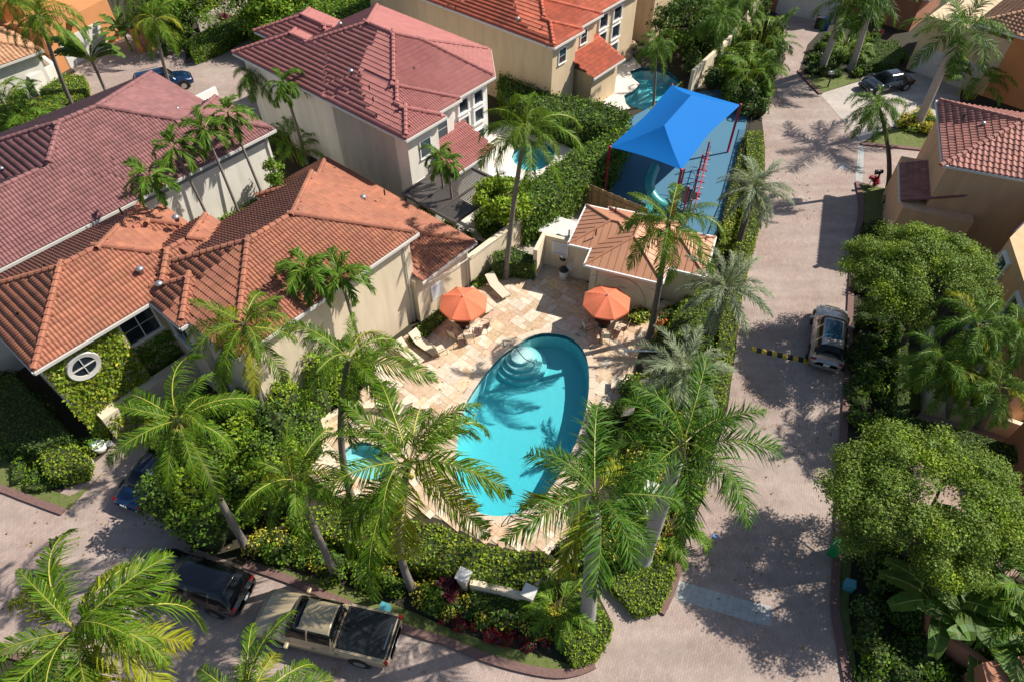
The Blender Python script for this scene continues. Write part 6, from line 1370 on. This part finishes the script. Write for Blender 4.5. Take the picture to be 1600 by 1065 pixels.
shrubbery('shrub_bed', 'wild shrubs at the bottom right corner', poly([(1420,1030),(1560,1040),(1700,1100),(1560,1130),(1420,1110)]), 30, (.4, .8), (.5, 1.2), 'l_dark', {'l_mid': .35}, 110, .18)
shrubbery('shrub_bed', 'shrubs between the pergola and the garden wall', poly([(640,310),(700,352),(760,390),(745,345),(790,300),(800,330),(770,405),(720,380)]), 40, (.4, .7), (.5, 1.3), 'l_mid', {'l_dark': .4}, 120, .16)
shrubbery('shrub_bed', 'dense tropical shrubs behind the back pool', poly([(1035,0),(1180,-30),(1190,60),(1130,100),(1075,140),(1060,110),(1045,70)]), 90, (.7, 1.2), (1.2, 2.8), 'l_mid', {'l_dark': .4, 'l_light': .15}, 75, .22)
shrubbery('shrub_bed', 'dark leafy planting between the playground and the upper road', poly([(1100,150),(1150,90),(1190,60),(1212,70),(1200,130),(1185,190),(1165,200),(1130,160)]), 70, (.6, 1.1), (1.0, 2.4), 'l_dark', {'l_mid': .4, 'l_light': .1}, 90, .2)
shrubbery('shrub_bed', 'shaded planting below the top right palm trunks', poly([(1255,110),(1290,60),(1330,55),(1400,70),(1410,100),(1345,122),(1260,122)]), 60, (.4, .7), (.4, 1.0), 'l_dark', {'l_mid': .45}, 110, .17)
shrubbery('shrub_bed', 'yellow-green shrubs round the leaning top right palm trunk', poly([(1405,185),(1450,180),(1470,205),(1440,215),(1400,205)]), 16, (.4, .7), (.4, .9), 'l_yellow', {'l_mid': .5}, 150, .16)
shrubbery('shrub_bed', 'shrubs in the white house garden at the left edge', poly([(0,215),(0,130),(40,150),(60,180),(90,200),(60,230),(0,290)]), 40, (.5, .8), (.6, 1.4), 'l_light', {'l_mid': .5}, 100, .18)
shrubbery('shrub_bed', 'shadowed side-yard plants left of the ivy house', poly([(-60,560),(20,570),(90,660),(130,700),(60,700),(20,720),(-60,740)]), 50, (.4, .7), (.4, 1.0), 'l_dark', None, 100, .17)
shrubbery('shrub_bed', 'small garden plants behind the boxy left shrub', poly([(20,715),(60,690),(150,690),(158,705),(130,740),(60,750)]), 26, (.25, .45), (.3, .7), 'l_mid', {'l_light': .4}, 170, .13)
shrubbery('shrub_bed', 'leafy bank in front of the orange house at top left', poly([(235,40),(290,0),(345,-10),(340,20),(290,50),(300,90),(270,95),(240,80)]), 45, (.5, .9), (1.0, 2.2), 'l_dark', {'l_mid': .4, 'l_light': .1}, 100, .2)
shrubbery('shrub_bed', 'gold flowering strip along the top left hedge', poly([(298,95),(330,70),(385,45),(390,52),(335,80)]), 22, (.2, .35), (.25, .5), 'l_yellow', {'l_mid': .3}, 200, .14)
shrubbery('shrub_bed', 'low ground cover between the top kerb and the hedge', poly([(310,92),(345,72),(392,52),(395,56),(345,80)]), 30, (.2, .35), (.2, .3), 'l_light', {'l_mid': .4}, 200, .13)
shrubbery('shrub_bed', 'shrubs by the silver palms along the road hedge', poly([(1060,560),(1100,540),(1112,600),(1090,690),(1060,650),(1040,600)]), 30, (.35, .6), (.5, 1.0), 'l_mid', {'l_light': .4}, 120, .16)
shrubbery('shrub_bed', 'narrow shaded planting between the pink house and the orange roof', poly([(440,150),(470,170),(560,235),(640,300),(620,310),(520,250),(430,230),(425,190)]), 40, (.4, .7), (.6, 1.4), 'l_dark', {'l_mid': .3}, 100, .17)
shrubbery('shrub_bed', 'pale plants beside the right house entrance wall', poly([(1385,300),(1430,290),(1440,330),(1400,355),(1385,345)]), 18, (.35, .6), (.5, 1.1), 'f_silver', {'l_dark': .4}, 140, .17)
rosette('red_shrub', 'dark red spiky plant beside the lower left entrance pillar', at(705, 930), .55, 45); rosette('red_shrub', 'maroon leafy shrub at the end of the top left hedge', at(356, 42), .9, 60, heads=6)
rosette('red_shrub', 'crimson flowers beneath the corner mailbox', at(1362, 293), .4, 50, 'l_red'); rosette('red_shrub', 'pink cordyline in the top right curved bed', at(1368, 62), .5, 40)
for k, (px, py, w) in enumerate(((1450, 585, 'upper'), (1455, 625, 'lower left'), (1490, 640, 'lower right'))): rosette('red_shrub', 'maroon cordyline in the shaded yard, %s of the three' % w, at(px, py), .65, 60)
# ------------------------------------------------------------------ broadleaf trees
tree('shade_tree', 'round olive-green tree overhanging the bronze-silver SUV', at(1400, 560), at(1428, 435, 4.8), (3.75, 3.1, 1.9), 170, 'l_olive', .10, 520, trunk_r=.16)
tree('shade_tree', 'large round tree with a gap in its crown above the green bin', at(1405, 880), at(1437, 785, 4.6), (3.75, 3.3, 1.7), 190, 'l_olive', .10, 520, trunk_r=.16, hole=(-.35, .35, .15))
tree('leafy_tree', 'small bright green tree beside the louvred pergola', at(790, 385), at(783, 318, 3.0), (1.7, 1.6, 1.5), 45, 'l_light', .2, 160, trunk_r=.08, lighter='l_mid', clump=.6)
tree('leafy_tree', 'dense green tree at the top left behind the clipped hedge', at(300, 30), at(300, 5, 3.5), (4.5, 3.5, 2.4), 60, 'l_mid', .24, 150, lighter='l_light', clump=1.1)
tree('leafy_tree', 'large ficus crown at the top centre-left edge', at(440, 20), at(430, 8, 3.2), (4.0, 3.2, 2.3), 55, 'l_mid', .24, 150, lighter='l_light', clump=1.1)
tree('leafy_tree', 'shrubby dark tree by the back pool under the palms', at(1075, 60), at(1075, 40, 3), (3, 2.6, 2.2), 40, 'l_dark', .24, 140, lighter='l_mid', clump=1.0)
tree('conifer', 'slim pointed cypress at the corner of the mauve house', AB(-34.6, 18.2), AB(-34.6, 18.2, 3.0), (.45, .45, 2.9), 22, 'l_mid', .14, 120, trunk_r=.06, lighter='l_light', clump=.4)
# ------------------------------------------------------------------ palms
def pp(name, label, base, crown, z, **k): return palm(name, label, at(*base), at(crown[0], crown[1], z), **k)
MX = {'cocoy': .18}
pp('coconut_palm', 'tall coconut palm in front of the cabana, dark straight trunk', (1015,530), (1045,348), 8.3, kind='coco', n=18, tm='trunk_dark', mix=MX, scale=.78, phase=.3, r0=.19, r1=.12)
pp('coconut_palm', 'tall coconut palm rising by the garden wall beside the pergola tree', (790,435), (822,200), 10.2, kind='coco', n=17, tm='trunk', mix=MX, scale=.80, phase=1.1)
pp('coconut_palm', 'coconut palm overhanging the pool edge near the spa', (645,920), (640,722), 9.6, kind='coco', n=19, mix=MX, scale=1.04, nuts=True, phase=.2, lean=-.5)
pp('coconut_palm', 'coconut palm with a straight trunk standing beside the spa', (552,785), (545,560), 9.8, kind='coco', n=15, mix={'cocoy': .2}, scale=.78, phase=2.0, lean=.0)
pp('coconut_palm', 'big spreading coconut palm left of centre above the dense shrubs', (387,858), (278,655), 9.4, kind='coco', n=18, mix={'cocoy': .25}, scale=.78, nuts=True, phase=.9)
pp('coconut_palm', 'coconut palm in front of the orange roof with drooping yellow-green fronds', (425,690), (380,505), 8.3, kind='coco', n=16, mix={'cocoy': .5}, scale=.74, phase=.5, low=.5)
pp('coconut_palm', 'coconut palm leaning over the croton bed with a curved grey trunk', (524,898), (458,748), 8.0, kind='coco', n=17, mix={'cocoy': .15, 'dead': .12}, scale=.68, phase=1.7, nuts=True)
pp('coconut_palm', 'largest coconut crown at the bottom left corner', (90,1105), (118,985), 9.2, kind='coco', n=24, mix={'cocoy': .3}, scale=1.0, phase=.1, nuts=True)
pp('coconut_palm', 'coconut palm cropped by the bottom edge beside the pickup', (390,1160), (385,1098), 8.0, kind='coco', n=16, mix={'cocoy': .2}, scale=.76, phase=.8)
pp('royal_palm', 'front royal palm with a thick grey trunk in the hexagonal hedge', (917,967), (930,770), 10.2, kind='royal', n=13, tm='royal', mix={'royaly': .25}, r0=.32, r1=.20, shaft=1.5, scale=.92, phase=.5, low=.9)
pp('royal_palm', 'second royal palm behind, its fronds reaching over the right road', (1003,880), (1068,690), 9.6, kind='royal', n=11, tm='royal', mix={'royaly': .06}, r0=.32, r1=.20, shaft=1.5, scale=1.0, phase=0.35, low=.9)
pp('silver_palm', 'silver-green palm over the road hedge nearest the playground', (1150,392), (1180,292), 4.6, kind='silver', n=26, tm='trunk_dark', r0=.2, r1=.2, scale=.95)
pp('silver_palm', 'silver-green palm over the hedge right of the cabana', (1098,532), (1135,448), 4.3, kind='silver', n=26, tm='trunk_dark', r0=.2, r1=.2, scale=.98)
pp('silver_palm', 'silver-green palm right of the pool just above the flower shrubs', (1062,650), (1072,578), 3.6, kind='silver', n=26, tm='trunk_dark', r0=.2, r1=.2, scale=1.0)
pp('queen_palm', 'queen palm with drooping feathery fronds on the corner lawn', (1388,298), (1372,165), 6.6, kind='queen', n=20, scale=.78, low=.2, tm='trunk_dark')
pp('royal_palm', 'leaning royal palm before the two white garage doors', (1432,198), (1500,45), 7.8, kind='royal', n=14, tm='royal', r0=.32, r1=.2, shaft=1.2, scale=1.15, phase=.7)
pp('royal_palm', 'left one of two thick trunks at the top right bed', (1283,108), (1326,2), 6.5, kind='royal', n=14, tm='royal', r0=.30, r1=.2, shaft=1.2)
pp('royal_palm', 'right one of two thick trunks at the top right bed', (1330,108), (1365,-8), 6.8, kind='royal', n=14, tm='royal', r0=.28, r1=.19, shaft=1.2)
pp('slender_palm', 'slender green palm standing before the back pool', (1021,165), (1025,68), 5.3, kind='queen', n=18, scale=.72, r0=.1, r1=.08, low=.3)
for lab, c, z in (('adonidia palm left of two at the cream house wall', (478,420), 7.6), ('adonidia palm right of two at the cream house wall', (530,428), 7.0)):
    t_ = at(c[0], c[1], z); palm('adonidia_palm', lab, Vector((t_.x + .3, t_.y - .3, 0)), t_, kind='xmas', n=13, r0=.10, r1=.07, tm='trunk', scale=1.0, shaft=.6)
for lab, b, c, z in (('adonidia palm left of two in front of the louvred pergola', (698,348), (686,240), 5.3), ('adonidia palm right of two in front of the louvred pergola', (712,362), (698,252), 5.7)):
    palm('adonidia_palm', lab, at(*b), at(c[0], c[1], z), kind='xmas', n=12, r0=.09, r1=.06, scale=.8, shaft=.5)
for lab, c, w in (('adonidia palm over the mauve roof, first from the left', (233,275), 11.3), ('adonidia palm over the mauve roof, second from the left', (270,228), 13.2), ('adonidia palm over the mauve roof, third from the left', (318,200), 15.0), ('adonidia palm over the mauve roof, rightmost of the four', (355,175), 16.9)):
    palm('adonidia_palm', lab, AB(-34.2, w), at(c[0], c[1], 8.7), kind='xmas', n=12, r0=.10, r1=.065, scale=.95, shaft=.5)
pp('coconut_palm', 'tall palm with a bent grey trunk in front of the top left white house', (118,178), (60,22), 8.6, kind='coco', n=20, scale=.78)
pp('coconut_palm', 'palm whose trunk crosses the dark blue SUV', (268,145), (240,28), 7.0, kind='coco', n=18, scale=.7, mix={'cocoy': .4}, r0=.14, r1=.1)
banana('travellers_palm', 'fan-shaped travellers palm before the pale garage door', at(170, 152), 13, 3.0, 1.35, fan=R(5)); 
pp('palm', 'feathery palm left of two by the pink house side wall', (432,205), (400,118), 4.8, kind='queen', n=22, scale=.8)
pp('palm', 'taller palm right of two by the pink house side wall', (480,256), (442,128), 6.6, kind='xmas', n=12, scale=1.05, r0=.12, r1=.09, shaft=.8)
pp('palm', 'large palm among the dense planting at the top behind the back pool', (1112,95), (1125,25), 5.6, kind='queen', n=22, scale=.85)
pp('palm', 'palm at the top edge between the back pool and upper road', (1180,60), (1165,0), 4.5, kind='queen', n=18, scale=.8)
pp('palm', 'palm at the top left edge beside the orange wall', (20,70), (15,-10), 6, kind='coco', n=16, scale=.75)
pp('palm', 'yellowish palm tops at the far top left corner', (215,40), (205,-20), 6, kind='coco', n=14, scale=.7)
for k, (b, c, z, w) in enumerate((((1465,640), (1530,505), 6.4, 'tallest, central'), ((1480,650), (1470,560), 5.2, 'left'), ((1550,665), (1585,520), 6.0, 'right'), ((1505,655), (1500,580), 4.8, 'lowest'), ((1530,668), (1560,600), 5.0, 'lower right'))):
    pp('clustered_palm', 'clustered palm over the shaded yard at right, %s crown' % w, b, c, z, kind='queen', n=16, scale=.80, mix={'royaly': .2})
areca('areca_palm', 'feathery areca clump in front of the left white house', at(60, 215), 30, 2.6, 1.15, .9); areca('areca_palm', 'areca clump at the left edge beside the mauve roof', at(15, 190), 26, 2.4, 1.1, .9)
areca('areca_palm', 'areca clump at the lower right behind the big leaves', at(1570, 960), 46, 3.6, 1.3, 1.0); areca('areca_palm', 'areca clump below the driveway of the top right house', at(1510, 150), 26, 2.4, 1.1, .8); areca('areca_palm', 'areca clump beside the top right orange house', at(1585, 130), 26, 3.4, 1.2, .8)
areca('areca_palm', 'tall areca clump between the playground and the upper road', at(1165, 150), 34, 3.2, 1.1, .9); areca('areca_palm', 'areca clump above the dark planting by the upper road', at(1185, 95), 28, 3.0, 1.1, .9)
areca('areca_palm', 'small areca left of the front royal palm trunk', at(870, 960), 20, 1.3, .75, .35); areca('areca_palm', 'areca plant right of the second royal palm trunk', at(1045, 835), 18, 1.2, .8, .4); areca('areca_palm', 'areca plants at the foot of the two top right trunks', at(1318, 92), 24, 1.6, 1.0, .8)
areca('areca_palm', 'dark areca clump in the gap beside the pink house', at(470, 250), 24, 2.0, 1.1, .7); areca('areca_palm', 'small areca in the side garden by the adonidia stems', at(335, 335), 14, 1.0, .7, .5)
for k, (px, py, n, h, s, w) in enumerate(((1440, 960, 12, 1.2, 1.15, 'nearest the shaded shrubs'), (1510, 900, 13, 1.9, 1.2, 'tallest, below the round tree'), (1580, 1010, 12, 1.4, 1.2, 'at the right edge'), (1500, 1010, 12, 1.0, 1.1, 'above the terracotta wall'), (1590, 880, 9, 1.6, 1.3, 'touching the right picture edge'))):
    banana('banana_plant', 'broad glossy paddle-leaved plant at lower right, %s' % w, at(px, py), n, h, s)
banana('banana_plant', 'broad-leaved plants before the top left orange wall', at(120, 85), 12, 1.6, 1.3); banana('banana_plant', 'second broad-leaved plant left of the travellers palm', at(95, 75), 10, 1.4, 1.2); banana('banana_plant', 'broad-leaved plant right of the travellers palm', at(205, 80), 12, 1.4, 1.2)

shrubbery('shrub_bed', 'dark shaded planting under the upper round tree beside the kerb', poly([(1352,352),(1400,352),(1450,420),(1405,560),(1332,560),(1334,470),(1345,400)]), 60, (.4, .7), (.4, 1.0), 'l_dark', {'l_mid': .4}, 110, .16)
# litter under the palms
Pl = []
for cx, cy, n_, s_ in ((300, 880, 60, 3), (560, 1010, 60, 3.5), (1130, 880, 70, 4), (1240, 680, 60, 3.5), (120, 820, 50, 4), (1230, 300, 50, 4), (700, 600, 30, 2)):
    g_ = at(cx, cy); q = rng.normal(0, s_ * .5, (n_, 2)) + [g_.x, g_.y]; Pl.append(np.column_stack([q, np.full(n_, .055)]))
Pl = np.vstack(Pl); o = link('fallen_leaves', leaf_cards('fallen_leaves', Pl, np.tile([0, 0, 1.0], (len(Pl), 1)), .13, M['f_dead'], lean=2.5)); tag(o, 'scattered dry leaves on the paving', 'leaves', None, 'stuff')
